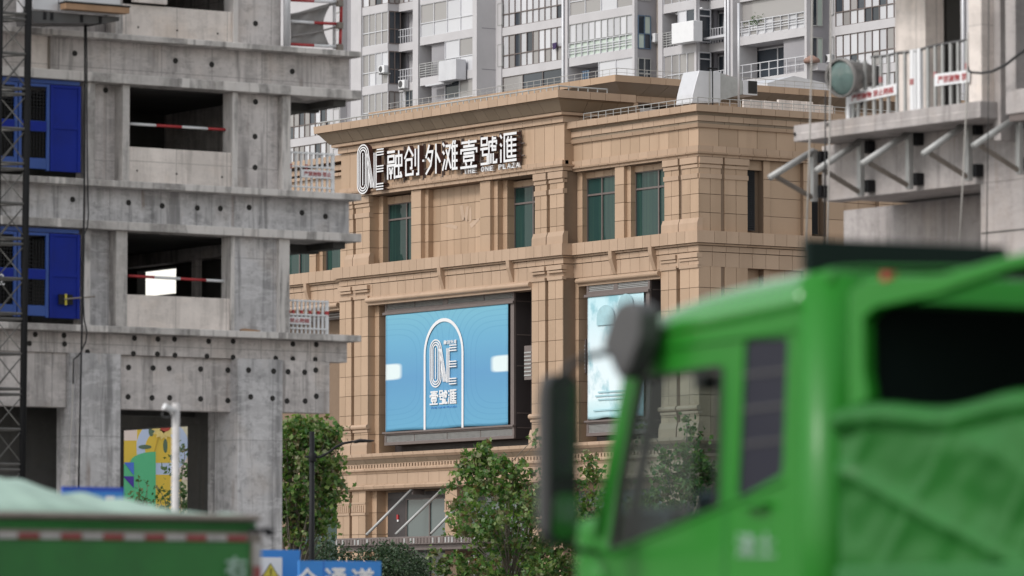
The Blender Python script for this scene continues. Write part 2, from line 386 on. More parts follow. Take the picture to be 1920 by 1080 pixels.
def sweep(pc, path, prof, pitch=1.0, gap=0.02, mb=None):
    """moulding: profile [(out, z)] carried along an axis-aligned plan path (outward = right of travel), cut into pieces"""
    pts = [Vector((x, y)) for x, y in path]; n = len(pts) - 1
    dirs = [(pts[i + 1] - pts[i]).normalized() for i in range(n)]; nor = [Vector((d.y, -d.x)) for d in dirs]
    def at(i, o):  # corner i offset
        if i == 0: return pts[0] + nor[0] * o
        if i == n: return pts[n] + nor[n - 1] * o
        return pts[i] + nor[i - 1] * o + nor[i] * o
    K = len(prof)
    for r in range(n):
        L = (pts[r + 1] - pts[r]).length; c = max(1, round(L / pitch))
        for k in range(c):
            def cs(j, sgn):
                out = []
                for o, z in prof:
                    if j == 0: p = at(r, o)
                    elif j == c: p = at(r + 1, o)
                    else: p = pts[r] + dirs[r] * (L * j / c) + nor[r] * o
                    if 0 < j < c: p = p + dirs[r] * (sgn * gap / 2)
                    out.append((p.x, p.y, z))
                return out
            vs = cs(k, 1) + cs(k + 1, -1)
            fs = [[i, (i + 1) % K, K + (i + 1) % K, K + i] for i in range(K)] + [list(range(K))[::-1], [K + i for i in range(K)]]
            if mb is not None: mb.add(vs, fs)
            else: pc.mesh(vs, fs, L / c * 0.5)
def text_geo(s, depth=0.0):
    cu = bpy.data.curves.new('glyph', 'FONT'); cu.body = s; cu.extrude = depth / 2; cu.resolution_u = 3
    o = bpy.data.objects.new('glyph', cu); COL.objects.link(o); bpy.context.view_layer.update()
    me = bpy.data.meshes.new_from_object(o.evaluated_get(bpy.context.evaluated_depsgraph_get()))
    vs = [v.co.copy() for v in me.vertices]; fs = [list(p.vertices) for p in me.polygons]
    bpy.data.objects.remove(o); bpy.data.curves.remove(cu); bpy.data.meshes.remove(me)
    return vs, fs
def put_text(mb, s, axis, plane, u0, u1, z0, z1, depth=0.01, m=0):
    """fit writing to a rectangle on a wall facing -X (u: start at larger y) or -Y (u: start at smaller x)"""
    vs, fs = text_geo(s, depth)
    if not vs: return
    a0, a1 = min(v.x for v in vs), max(v.x for v in vs); b0, b1 = min(v.y for v in vs), max(v.y for v in vs)
    out = []
    for v in vs:
        u = u0 + (u1 - u0) * (v.x - a0) / (a1 - a0); z = z0 + (z1 - z0) * (v.y - b0) / (b1 - b0); d = v.z + depth / 2
        out.append((plane - d, u, z) if axis == 'X' else (u, plane - d, z))
    mb.add(out, fs, m)
def strip(mb, pl, wd, fmap, d0, d1, closed=False, mf=0, ms=None):
    """a flat stroke of width wd along polyline pl in 2-D, mitred, from depth d0 (wall) to d1 (front); fmap(u,v,d)->world"""
    P = [Vector(p) for p in pl]; n = len(P); L = []; Rr = []
    for i in range(n):
        a = P[i - 1] if (i > 0 or closed) else None; b = P[(i + 1) % n] if (i < n - 1 or closed) else None
        d1_ = (P[i] - a).normalized() if a is not None else None; d2_ = (b - P[i]).normalized() if b is not None else None
        if d1_ is None: d1_ = d2_
        if d2_ is None: d2_ = d1_
        n1 = Vector((-d1_.y, d1_.x)); n2 = Vector((-d2_.y, d2_.x)); mm = (n1 + n2)
        mm = mm.normalized() if mm.length > 1e-6 else n1
        k = wd / 2 / max(0.35, mm.dot(n1)); L.append(P[i] + mm * k); Rr.append(P[i] - mm * k)
    b = len(mb.v)
    for q in (L, Rr):
        for dd in (d0, d1):
            mb.v += [tuple(fmap(p.x, p.y, dd)) for p in q]
    l0, l1, r0, r1 = b, b + n, b + 2 * n, b + 3 * n
    ms = mf if ms is None else ms
    for i in range(n if closed else n - 1):
        j = (i + 1) % n
        for f, mi in (([l1 + i, l1 + j, r1 + j, r1 + i], mf), ([l0 + i, l0 + j, l1 + j, l1 + i], ms), ([r0 + j, r0 + i, r1 + i, r1 + j], ms), ([l0 + j, l0 + i, r0 + i, r0 + j], ms)):
            mb.f.append(f); mb.m.append(mi)
    if not closed:
        for i in (0, n - 1): mb.f.append([l0 + i, l1 + i, r1 + i, r0 + i]); mb.m.append(ms)
# ================================================================== ground
MB().box(-1500, 2500, -600, 3000, -1, -0.012).build('ground', 'paving', None)['kind'] = 'structure'
MB().box(6, 22, -40, 180, -0.010, 0.0).build('road', 'asphalt', None)['kind'] = 'structure'
MB().box(22.2, 130, 28, 44, -0.008, 0.002).build('road', 'asphalt', None)['kind'] = 'structure'
# ================================================================== shopping mall
XS, XR, YC = 143.40, 144.0, yX(1310, 144.0)          # sign block front, right wing front, street corner
yl, yr = yX(638, XS), yX(1056.5, XS)       # ends of the sign block
mall = thing('shopping_mall', 'tan stone shopping mall with deep cornices, pilasters and teal windows behind the tree', 'building', (XR, YC, 0))
PC = Pieces(mall, 'cladding_panel', 'stone'); MO = Pieces(mall, 'moulding', 'stone_trim', 250); SF = Pieces(mall, 'soffit_panel', 'soffit', 60)
def zS(py, px=1054): return zX(px, py, XS)
def zR(py): return zX(1310, py, XR)
core = MB()                                 # the dark joint bed behind all the stone
def plan(steps, z0, z1, du, dz, yend, cladding=True):
    """steps: [(X of face, y_left, y_right, clad)] from left to right; returns facing -Y are added wherever the next face lies deeper"""
    for i, (X, ya, yb, cl) in enumerate(steps):
        core.box(X + 0.045, XR + 2.6, yb + 0.045, ya, z0, z1)
        if cl: clad(PC, 'X', X, yb, ya, z0, z1, du, dz)
        if i + 1 < len(steps) and steps[i + 1][0] > X + 0.05:
            clad(PC, 'Y', yb, X + 0.06, steps[i + 1][0] + 0.02, z0, z1, 3.0, dz)
def steps_from(lst):
    """lst: X0, px01, X1, px12, X2 ...: each boundary is read on the nearer of its two faces"""
    out = []; ya = lst[0][1] if isinstance(lst[0], tuple) else None
    X = lst[0][0]; i = 1
    while i < len(lst):
        px = lst[i]; Xn = lst[i + 1] if i + 1 < len(lst) else None
        xx, cl = (Xn if isinstance(Xn, tuple) else (Xn, True)) if Xn is not None else (None, True)
        yb = yX(px, min(X, xx) if xx is not None else X)
        out.append((X, ya, yb, True if i == 1 else clcur)); ya = yb; X = xx; clcur = cl; i += 2
    return out
# ---- levels (read off at the end of the sign block and at the street corner)
zgs = zS(905); zl0, zl1 = zS(843), zS(832)           # above the shops; lower ledge
zm0 = zl1; zm1 = zS(521)                             # screen storey
ze0, ze1 = zS(479), zS(457)                          # upper ledge
zu0, zu1 = ze1, zS(320)                              # window storey
zb0, zb1 = zS(300), zS(230)                          # sign band
zfr = zS(217)
zRb = zR(293); zRt = zR(197)
S = XS; zr0 = ze1
# ---- window storey
up_S = steps_from([(S, yl), 662, S + .28, 667, S, 693, S + .55, 718, (S + 1.0, False), 771, S + .05, 789, S + .30, 803, (S + .60), 900, S + .05, 919, S + .28, 933, S + .60, 951, (S + 1.15, False), 1003, S, 1025, S + .28, 1031, S, 1057])
plan(up_S, zu0, zu1 - 0.02, 0.62, 0.90, yr)
up_R = steps_from([(XR + .22, yr), 1092, (XR + .62, False), 1153, XR + .03, 1170, XR + .22, 1183, (XR + .62, False), 1246, XR, 1273, XR + .28, 1279, XR, 1310])
plan(up_R, zr0, zRb, 0.62, 0.88, YC)
up_L = steps_from([(XR + .62, yX(480, XR + .62)), 500, XR + .05, 516, (XR + .62, False), 580, XR + .05, 592, XR + .28, 605, (XR + .62, False), 641])
plan(up_L, zr0, zRb, 0.62, 0.88, yl)
# ---- screen storey
S2 = XS - 0.08
mid_S = steps_from([(S2, yX(637, S2)), 659, S2 + .28, 664.5, S2, 690, S2 + .42, 711, (S2 + 1.55, False), 997, S2, 1022, S2 + .28, 1028, S2, 1055])
plan(mid_S, zm0, zm1, 0.62, 1.02, yr)
mid_R = steps_from([(XR + .1, yr), 1085, (XR + 1.3, False), 1239, XR, 1268, XR + .28, 1275, XR, 1310])
plan(mid_R, zm0, zm1, 0.62, 1.02, YC)
mid_L = steps_from([(XR + 1.3, yX(480, XR + 1.3)), 637])
core.box(XR + 1.3, XR + 4, yX(637, S2), yX(480, XR), zm0, zm1)
# ---- shop storey
gr_S = steps_from([(S2, yX(633, S2)), 656, S2 + .28, 661, S2, 686, S2 + .4, 707, S2 + .95, 835, S2 + .05, 857, S2 + .95, 997, S2, 1022, S2 + .28, 1028, S2, 1055, S2 + .95, 1239, S2 + .6, 1310])
plan(gr_S, 0.2, zgs, 0.75, 1.1, YC)
core.box(XR + 1.3, XR + 4, yX(633, S2), yX(480, XR), 0.2, zl0)
# ---- solid bodies and bands
clad(PC, 'X', S + .05, yr, yl, zb0, zb1, 0.86, 1.62)
core.box(S + .095, XR + 4, yr + 0.045, yl, zu1, zb1 + 1.0)
clad(PC, 'Y', yr, S + .11, XR + 0.6, zu1, zfr, 0.6, 1.6)
core.box(XR + .045, XR + 60, YC + .045, yr, zRb, zRt - .1); core.box(XR + .3, XR + 4, yl, yX(480, XR), zRb, zR(197) - .1)
clad(PC, 'X', XR, YC, yr, zRb + .02, zR(238), 0.78, 1.0)
core.box(XR + 1.2, XR + 60, YC + 1.2, YC + 4, 0.2, zRb)
core.box(S2 + .1, XR + 60, YC + .5, yX(633, S2) - .02, zl0 - 1.6, zl0)      # lintel zone over the shops
# ---- right hand street front (faces the side street)
def xC(px): return xY(px, YC)
rt = [(0, 1312, 1352), (0.28, 1352, 1359), (0, 1359, 1402), (0.62, 1402, 1437), (0.2, 1437, 1449), (0.32, 1449, 1509), (0.06, 1509, 1524), (0.62, 1524, 1552), (0.06, 1552, 1584), (0.32, 1584, 1650), (0, 1650, 1700), (0.3, 1700, 1800)]
for i, (dp, a, b) in enumerate(rt):
    xa = XR + .06 if i == 0 else xC(a); xb = xC(b)
    core.box(xa, xb, YC + dp + .045, YC + 1.5, 0.2, zRb)
    if dp < 0.6: clad(PC, 'Y', YC + dp, xa, xb, zr0, zRb, 0.78 if dp != .32 else 1.3, 0.88)
    clad(PC, 'Y', YC + dp, xa, xb, zm0, zm1, 0.8, 1.02)
clad(PC, 'Y', YC, XR + .06, XR + 17, zRb + .02, zR(238), 1.15, 1.0)
# ---- mouldings
pathS = [(XR + 3, yl), (S, yl), (S, yr), (XR + 3, yr)]
pathR = [(XR, yr), (XR, YC), (XR + 22, YC)]
pathA = [(XR, yX(480, XR)), (XR, yl)]
pathW = [(S, yl), (S, yr)]
def prof(*p): return list(p)
zt0, zt1 = zS(188.9, 1049), zS(174.8, 1049)
sweep(MO, pathS, [(-.3, zt1), (1.02, zt1), (1.0, zt0), (-.3, zt0)], 0.86)                                            # cornice fascia
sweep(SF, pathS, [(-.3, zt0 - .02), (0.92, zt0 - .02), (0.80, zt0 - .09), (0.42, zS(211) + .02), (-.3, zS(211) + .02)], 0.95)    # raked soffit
sweep(MO, pathS, [(-.3, zS(211)), (.36, zS(211)), (.34, zS(217) + .02), (.22, zS(217)), (-.3, zS(217))], 1.7)
sweep(MO, pathS, [(-.3, zS(218)), (.10, zS(218)), (.10, zS(229)), (-.3, zS(229))], 0.86)
sweep(MO, pathW, [(-.3, zb0), (.06, zb0), (.07, zS(308)), (-.3, zS(308))], 0.75)
sweep(MO, pathS, [(-.3, zS(308.5)), (.22, zS(308.5)), (.20, zS(312)), (.10, zS(313)), (.09, zS(319.5)), (-.3, zS(319.5))], 0.75)
# right wing cornice
sweep(MO, pathR, [(-.4, zR(197)), (.42, zR(197)), (.40, zR(209.5)), (.22, zR(210)), (-.4, zR(210))], 0.86)
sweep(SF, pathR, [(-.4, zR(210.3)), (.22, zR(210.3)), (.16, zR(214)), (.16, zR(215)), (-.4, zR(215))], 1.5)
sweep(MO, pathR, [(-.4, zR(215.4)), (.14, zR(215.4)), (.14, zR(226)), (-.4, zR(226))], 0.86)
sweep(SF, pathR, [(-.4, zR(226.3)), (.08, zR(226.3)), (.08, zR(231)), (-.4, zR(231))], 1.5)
sweep(MO, pathR, [(-.4, zR(231.3)), (.18, zR(231.3)), (.12, zR(238)), (-.4, zR(238))], 1.7)
sweep(MO, pathR, [(-.4, zR(272)), (.09, zR(272)), (.09, zR(283.5)), (-.4, zR(283.5))], 0.78)
sweep(MO, pathR, [(-.4, zR(284)), (.20, zR(284)), (.18, zR(287)), (.06, zR(289)), (.05, zR(292.6)), (-.4, zR(292.6))], 0.78)
for a, b, o in ((197, 209.5, .40), (215.4, 226, .14), (231.3, 238, .18), (272, 283.5, .09), (284, 292, .2)):
    sweep(MO, pathA, [(-.4, zR(a)), (o, zR(a)), (o, zR(b)), (-.4, zR(b))], 0.86)
clad(PC, 'X', XR, yl, yX(480, XR), zRb + .02, zR(238), 0.78, 1.0)
# upper ledge, right through (steps back past the sign block)
for P_, zz in ((pathS, zS), (pathR, zS), (pathA, zS)):
    sweep(MO, P_, [(-.5, ze1), (.30, ze1), (.30, ze0), (-.5, ze0)], 0.70)
    sweep(MO, P_, [(-.5, ze0 - .02), (.17, ze0 - .02), (.15, zS(483)), (-.5, zS(483))], 1.4)
    sweep(MO, P_, [(-.5, zS(484)), (.05, zS(484)), (.05, zS(494)), (-.5, zS(494))], 0.78)
    sweep(MO, P_, [(-.5, zS(495.2)), (.01, zS(495.2)), (.01, zS(521)), (-.5, zS(521))], 0.78)
# lower ledge with its dentils
pathL = [(S2, yX(560, S2)), (S2, YC), (XR + 22, YC)]
sweep(MO, pathL, [(-.6, zl1), (.34, zl1), (.33, zS(838)), (.22, zS(843)), (-.6, zS(843))], 0.95)
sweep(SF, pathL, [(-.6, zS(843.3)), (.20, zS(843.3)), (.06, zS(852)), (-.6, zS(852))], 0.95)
sweep(MO, pathL, [(-.6, zS(852.3)), (.05, zS(852.3)), (.05, zS(853.6)), (-.6, zS(853.6))], 1.9)
sweep(MO, pathL, [(-.6, zS(860.5)), (.12, zS(860.5)), (.19, zS(863)), (.18, zS(866)), (.09, zS(868.5)), (.04, zS(872)), (-.6, zS(872))], 0.95)
sweep(MO, pathL, [(-.6, zS(872.5)), (.02, zS(872.5)), (.02, zS(893)), (-.6, zS(893))], 0.95)
sweep(MO, pathL, [(-.6, zS(893.4)), (.14, zS(893.4)), (.25, zS(897)), (.22, zS(902)), (.06, zS(905)), (-.6, zS(905))], 0.95)
dl, dr = yX(600, S2), yX(1310, S2); nd = int((dl - dr) / 0.272)
for k in range(nd):
    y = dl - k * 0.272; MO.l.append((0.0, (S2 - .05, S2 + .3, y - .17, y, zS(860.3), zS(853.8)), None))
core.box(S2 + .10, S2 + .5, dr, dl, zS(861), zS(853))
# half-round rails between the pilasters and brackets on the ledge frieze
rail = MB()
for X, a, b in ((S2 + .0, 690.5, 997), (XR - .0, 1085, 1239), (XR, 480, 637)):
    z = (zS(523) + zS(533)) / 2; rr = abs(zS(523) - zS(533)) / 2
    ya, yb = yX(a, X), yX(b, X)
    MO.mesh(*(lambda q: (q.v, q.f))(MB().path([(X - .10, yb, z), (X - .10, ya, z)], rr, 12)), 0.9)
    MO.box(X - .04, X + .8, yb, ya, z - rr - .12, z - rr + .03)
    MO.box(X + .02, X + .8, yb, ya, z + rr - .05, zS(520.5))
for X, c in ((S, 826), (S, 955), (XR, 1147), (XR, 1222), (XR, 575)):
    y = yX(c, X - .2); hw = .14
    q = MB().prism([(X - .33, ze0 + .02), (X + .1, ze0 + .02), (X + .1, zS(521)), (X - .04, zS(521)), (X - .30, zS(493))], 'Y', y - hw, y + hw)
    MO.mesh(q.v, q.f, 0.8)
# pilaster capitals and bases (window storey and screen storey)
def capital(X, a, b, zt, zb_, face='X'):
    ya, yb = (yX(a, X), yX(b, X)) if face == 'X' else (xC(a), xC(b))
    h = zt - zb_
    for f0, f1, o in ((0, .30, .10), (.36, .50, .055), (.78, 1.0, .05)):
        if face == 'X': MO.box(X - o, X + .2, yb - o * .5, ya + o * .5, zt - h * f1, zt - h * f0)
        else: MO.box(ya - o * .5, yb + o * .5, YC - o, YC + .2, zt - h * f1, zt - h * f0)
def base(X, a, b, z0, h, roll=False):
    ya, yb = yX(a, X), yX(b, X)
    q = MB().prism([(X - .13, z0), (X + .2, z0), (X + .2, z0 + h), (X - .03, z0 + h), (X - .12, z0 + h * .62)], 'Y', yb - .10, ya + .10); MO.mesh(q.v, q.f, .6)
    if roll:
        zz = z0 + roll; q = MB().path([(X - .05, yb - .09, zz), (X - .05, ya + .09, zz)], .13, 10); MO.mesh(q.v, q.f, .6)
        MO.box(X - .06, X + .2, yb - .05, ya + .05, zz - .27, zz - .15)
for X, a, b in ((S, 651, 662), (S, 667, 693), (S, 1003, 1025), (S, 1031, 1056.5)):
    capital(X, a, b, zu1 - .02, zS(362)); base(X, a, b, zu0, .62)
for X, a, b in ((XR, 1246, 1273), (XR, 1279, 1309)):
    capital(X, a, b, zRb - .01, zR(333)); base(X, a, b, zr0, .62)
capital(0, 1312, 1352, zRb - .01, zR(333), 'Y'); capital(0, 1359, 1402, zRb - .01, zR(333), 'Y')
for X, a, b in ((S2, 637, 659), (S2, 664.5, 690), (S2, 997, 1022), (S2, 1028, 1055), (XR, 1240, 1268), (XR, 1275, 1309)):
    capital(X - .02, a, b, zS(497), zS(524)); base(X, a, b, zm0, .75, zS(778) - zm0)
for X, a, b in ((S2, 633, 656), (S2, 661, 686), (S2, 835, 857)):
    ya, yb = yX(a, X), yX(b, X); zc = zX(675, 955, S2)
    MO.box(X - .05, X + .2, yb - .03, ya + .03, zc - .30, zc - .18); MO.box(X - .03, X + .2, yb - .02, ya + .02, zc + .26, zc + .36)
    k = 0
    while ya - k * .2 > yb + .1: MO.l.append((0.0, (X - .035, X + .1, ya - k * .2 - .12, ya - k * .2, zc - .15, zc + .20), None)); k += 1
# ---- windows
def window(pa, X, y0, y1, z0, z1, cols, rows, fm, gm, fw=.06, name='window', axis='X', depth=.12):
    """frame bars with panes set behind them; cols/rows are fractions"""
    fr = MB(); ys = [y0 + (y1 - y0) * c for c in cols]; zs_ = [z0 + (z1 - z0) * r for r in rows]
    B = (lambda a, b, c, d, lo, hi: fr.box(X + lo, X + hi, a, b, c, d)) if axis == 'X' else (lambda a, b, c, d, lo, hi: fr.box(a, b, X + lo, X + hi, c, d))
    for i, y in enumerate(ys):
        h = fw * (1 if 0 < i < len(ys) - 1 else .8); B(y - h / 2, y + h / 2, z0, z1, 0, depth)
    for i in range(len(ys) - 1):
        for z in zs_: B(min(ys[i], ys[i + 1]) + fw / 2, max(ys[i], ys[i + 1]) - fw / 2, z - fw / 2, z + fw / 2, .004, depth - .004)
    f = fr.build(name, fm, pa)
    for i in range(len(ys) - 1):
        for k in range(len(zs_) - 1):
            g = gm[(i + k) % len(gm)] if isinstance(gm, (list, tuple)) else (gm(i, k) if callable(gm) else gm)
            if g is None: continue
            a, b = min(ys[i], ys[i + 1]) + fw * .4, max(ys[i], ys[i + 1]) - fw * .4; c, d = zs_[k] + fw * .4, zs_[k + 1] - fw * .4
            o = X + depth * .55
            q = MB()
            if axis == 'X': q.box(o, o + .02, a, b, c, d)
            else: q.box(a, b, o, o + .02, c, d)
            q.build('pane', g, f)
    return f
def up_window(X, a, b, zlint, split):
    ya, yb = a, b
    core.box(X - .0, X + .5, yb, ya, zlint + .62, zlint + .66)
    clad(PC, 'X', X - .18, yb, ya, zlint, zu1 - .03 if X < XR else zRb - .02, 0.75, 3)
    window(mall, X - .13, ya, yb, zu0 + .02, zlint, [0, split, 1], [0, .74, 1], 'bronze', 'teal', .09)
def Y2(px, X): return yX(px, X)
up_window(S + 1.0, Y2(718, S + .55), Y2(771, S + .05), zX(771, 379, S + 1.0), .5)
up_window(S + 1.15, Y2(951, S + .6), Y2(1003, S), zX(1000, 348, S + 1.1), .5)
up_window(XR + .62, Y2(1092, XR + .22), Y2(1153, XR + .03), zX(1153, 329, XR + .6), .42)
up_window(XR + .62, Y2(1183, XR + .22), Y2(1246, XR), zX(1246, 317, XR + .6), .62)
up_window(XR + .62, Y2(516, XR + .05), Y2(580, XR + .05), zX(1153, 329, XR + .6), .5)
up_window(XR + .62, Y2(605, XR + .28), Y2(641, S), zX(1153, 329, XR + .6), .5)
# louvred openings on the side street
for a, b in ((1403, 1426), (1525, 1544)):
    z0, z1 = zR(425), zR(315) + .1
    lv = bx('louvre_panel', 'black', mall, xC(a), xC(b), YC + .5, YC + .54, z0, z1)
    nl = 26
    for k in range(nl):
        z = z0 + (z1 - z0) * (k + .5) / nl
        MB().prism([(YC + .40, z - .06), (YC + .42, z - .06), (YC + .49, z + .05), (YC + .47, z + .05)], 'X', xC(a), xC(b)).build('slat', 'plastic', lv)
    clad(PC, 'Y', YC + .35, xC(a), xC(b) + .4, z1, zRb, .8, 1)
# recess boxes beside the big screens and shop windows
bx('recess_panel', 'brown', mall, S2 + 1.40, S2 + 1.54, Y2(997, S2), Y2(711, S2 + .42), zm0, zm1)
bx('recess_panel', 'brown', mall, XR + 1.16, XR + 1.29, Y2(1239, XR), Y2(1085, XR + .1), zm0, zm1)
zt = zX(780, 935, S2 + .9); zbt = zX(780, 1012, S2 + .9)
bx('door_header', 'brown', mall, S2 + .80, S2 + .96, Y2(835, S2 + .05), Y2(728, S2 + .8), zt, zX(780, 922, S2 + .9))
bx('door_surround', 'brown', mall, S2 + .86, S2 + .96, Y2(762, S2 + .9), Y2(729, S2 + .9), 0.3, zt)
window(mall, S2 + .82, Y2(762, S2 + .82), Y2(835, S2 + .05), 0.3, zt, [0, .45, .9, 1], [0, 1], 'bronze', 'shopglass', .09)
q = MB().box(S2 + .80, S2 + .855, Y2(748.5, S2 + .85), Y2(745.5, S2 + .85), zX(747, 974, S2 + .8), zX(747, 965, S2 + .8)); q.build('red_sticker', 'red', mall)
bx('white_sticker', 'white', mall, S2 + .80, S2 + .855, Y2(749, S2 + .85), Y2(746.5, S2 + .85), zX(747, 978, S2 + .8), zX(747, 974.3, S2 + .8))
for a, b in ((857, 997), (1055, 1239)):
    window(mall, S2 + .84, Y2(a, S2 + .7), Y2(b, S2), 0.3, zt, [0, .2, .5, .8, 1], [0, .7, 1], 'bronze', 'shopglass', .09)
window(mall, XR + 1.1, Y2(560, XR + 1.1), Y2(634, XR + 1.1), 0.3, zt + .5, [0, .3, .6, 1], [0, 1], 'bronze', 'teal', .09)
# pale stain left on the stone where an older sign was taken down
core.build('wall', 'joint', mall)
PC.flush(); MO.flush(); SF.flush()
# ---- set-back roof pavilion
X2 = 150.0; Y2_ = yX(1165, X2, 180); YL2 = yX(716, X2 - 1.2, 215)
pav = thing('roof_pavilion', 'tan pavilion with wide raked eaves on the roof behind the sign cornice', 'rooftop building', (X2, Y2_, zRt))
P1 = Pieces(pav, 'fascia_panel', 'stone'); P2 = Pieces(pav, 'soffit_panel', 'soffit')
def z2(py): return zX(1158, py, X2 - 1.2)
path2 = [(X2 + 8, YL2), (X2, YL2), (X2, Y2_), (X2 + 26, Y2_)]
sweep(P1, path2, [(-.3, z2(139.5)), (1.25, z2(139.5)), (1.23, z2(152)), (-.3, z2(152))], 0.92)
sweep(P2, path2, [(-.3, z2(152.3)), (1.12, z2(152.3)), (.10, zX(1165, 177, X2)), (-.3, zX(1165, 177, X2))], 1.1)
sweep(P1, path2, [(-.3, zX(1165, 177.3, X2)), (.03, zX(1165, 177.3, X2)), (.03, zX(1165, 189, X2)), (-.3, zX(1165, 189, X2))], 0.9)
zz = zX(1165, 189, X2)
for a, b in ((1146, 1163),):
    clad(P1, 'X', X2 + .1, yX(b, X2 + .1), yX(a, X2 + .1), zRt - .3, zz, 2, 3)
clad(P1, 'Y', Y2_ + .1, X2 + .2, X2 + 1.1, zRt - .3, zz, 2, 3)
MB().box(X2 + .16, X2 + 1.0, Y2_ + .16, yX(1147, X2), zRt - .5, zz - .01).build('pillar', 'joint', pav)
MB().box(X2 + .3, X2 + 26, Y2_ + .5, YL2 - .3, zz - .05, z2(140) - .1).build('roof_slab', 'joint', pav)
MB().box(X2 + 2.2, X2 + 25, Y2_ + 1.5, YL2 - 1, zRt - .5, zz - .05).build('wall', 'black', pav)
def lou(axis, a, b, n):
    for k in range(n):
        z = zRt - .4 + (zz - zRt + .3) * (k + .5) / n
        q = MB()
        if axis == 'X': q.box(X2 + .9, X2 + 1.05, a, b, z - .10, z + .10)
        else: q.box(a, b, Y2_ + .9, Y2_ + 1.05, z - .10, z + .10)
        q.build('louvre_blade', 'white', pav)
lou('X', yX(1144, X2 + .9), yX(1098, X2 + .9), 6); lou('Y', X2 + 1.3, X2 + 8, 6)
P1.flush(); P2.flush()
# ---- roof deck
bx('roof_deck', 'conc_grey', mall, XR + .5, XR + 60, YC + .5, yX(480, XR), zRt - .35, zRt - .25)
# ---- railings on the roofs
def roof_rail(label, pts, h, step, r=.03, bars=2, group='thin rails along the mall roofs'):
    t = thing('roof_railing', label, 'railing', pts[0], group)
    for a, b in zip(pts, pts[1:]):
        a = Vector(a); b = Vector(b); L = (b - a).length; n = max(1, round(L / step))
        for k in range(bars):
            z = Vector((0, 0, h * (k + 1) / bars)); MB().tube(a + z, b + z, r * (1.2 if k == bars - 1 else .7), 6).build('rail', 'steel', t)
        for i in range(n + 1):
            p = a + (b - a) * i / n; MB().tube(p - Vector((0, 0, .05)), p + Vector((0, 0, h)), r, 6).build('post', 'steel', t)
zc = zt1
roof_rail('low pale roof rail on the sign cornice, running above the lettering', [(S - .85, yl + .8, zc), (S - .85, yr - .85, zc), (S + 2.0, yr - .85, zc)], .20, .52, .035, 1)
roof_rail('galvanised roof rail along the right wing parapet, turning the street corner', [(XR - .1, yr - 1.0, zRt), (XR - .1, YC - .1, zRt), (XR + 18, YC - .1, zRt)], .36, 0.62, .018, 2)
zc = z2(139.5)
roof_rail('thin roof rail on top of the roof pavilion in front of the apartments', [(X2 - .7, YL2 + .5, zc), (X2 - .7, Y2_ - .6, zc), (X2 + 24, Y2_ - .6, zc)], .42, 0.62, .014, 2)
# ---- silver duct and a steel mast on the roof
dy0 = YC + 2.0
dk = thing('duct_cowl', 'silver sheet metal exhaust duct with a dark square mouth on the mall roof', 'duct', (xY(1340, dy0), dy0, zRt - .3))
def xd(px): return xY(px, dy0)
def zd(py): return zY(1350, py, dy0)
q = MB().prism([(xd(1312), zd(135)), (xd(1352), zd(135)), (xd(1352), zd(193)), (xd(1298), zd(197)), (xd(1300), zd(180)), (xd(1304), zd(163))], 'Y', dy0, dy0 + 1.3); q.build('duct_body', 'duct', dk, bevel=.02)
q = MB().prism([(xd(1352.3), zd(136)), (xd(1395), zd(148)), (xd(1395), zd(173)), (xd(1352.3), zd(188))], 'Y', dy0 + .05, dy0 + 1.2); q.build('duct_neck', 'steel', dk)
q = MB().box(xd(1395.3), xd(1421), dy0, dy0 + 1.25, zd(174), zd(147)); q.build('duct_mouth', 'duct', dk)
bx('opening', 'hole', dk, xd(1404), xd(1420), dy0 - .03, dy0 + .02, zd(171), zd(147.5))  # dark plate with the shade of the mouth painted on
part(lambda b: b.sheet([[(xd(1362) + (xd(1392) - xd(1362)) * u, dy0 + .3 + .7 * v, zd(144) - .2 * u + .18 * sin(pi * u) * sin(pi * v) + .12) for u in [i / 8 for i in range(9)]] for v in [i / 6 for i in range(7)]]), 'orange_liner', 'terracotta', dk, solid=.02)
for c in (1331,): MB().box(xd(c) - .03, xd(c) + .03, dy0 - .04, dy0 - .002, zd(195), zd(135)).build('seam', 'steel', dk)
MB().tube((xd(1372), dy0 - .6, zRt), (xd(1372), dy0 - .6, zRt + 5.2), .055, 8).build('flagpole', 'duct', None, smooth=True)
tag(bpy.context.scene.objects['flagpole'], 'slim pale pole standing beside the silver duct on the roof', 'pole')
an = thing('antenna', 'small black T shaped antenna in front of the silver duct', 'antenna', (xd(1330), dy0 - .3, zRt))
MB().tube((xd(1330), dy0 - .3, zRt), (xd(1330), dy0 - .3, zd(131)), .03, 6).build('stem', 'black', an); MB().tube((xd(1320), dy0 - .3, zd(131)), (xd(1339), dy0 - .3, zd(131)), .045, 6).build('crossbar', 'black', an)
q = MB()
yk = YC + 4.5
for k in range(13):
    x0 = xY(1395 + k * 13, yk); x1 = xY(1407.5 + k * 13, yk)
    q.box(x0, x1, yk - .05 * (k % 2), yk + .1, zRt - .3, zY(1450, 190 - (4 if 4 < k < 10 else 0), yk))
tag(q.build('tarpaulin_screen', 'conc_light', None), 'pale ribbed sheet screen behind the roof rail right of the duct', 'sheet screen')
rs = thing('roof_shed', 'white sheet roofed shed behind the roof pavilion in front of the apartments', 'shed', (215, 230, zRt))
ys_ = 222.0
MB().prism([(xY(1440, ys_), zY(1500, 172, ys_)), (xY(1600, ys_), zY(1500, 178, ys_)), (xY(1600, ys_), zY(1500, 160, ys_)), (xY(1490, ys_), zY(1500, 143, ys_)), (xY(1440, ys_), zY(1500, 160, ys_))], 'Y', ys_, ys_ + 5).build('shed_body', 'duct', rs)
bx('support', 'steel', rs, xY(1460, ys_), xY(1560, ys_), ys_ + 1, ys_ + 4, zRt - .3, zY(1500, 172, ys_) + .02)
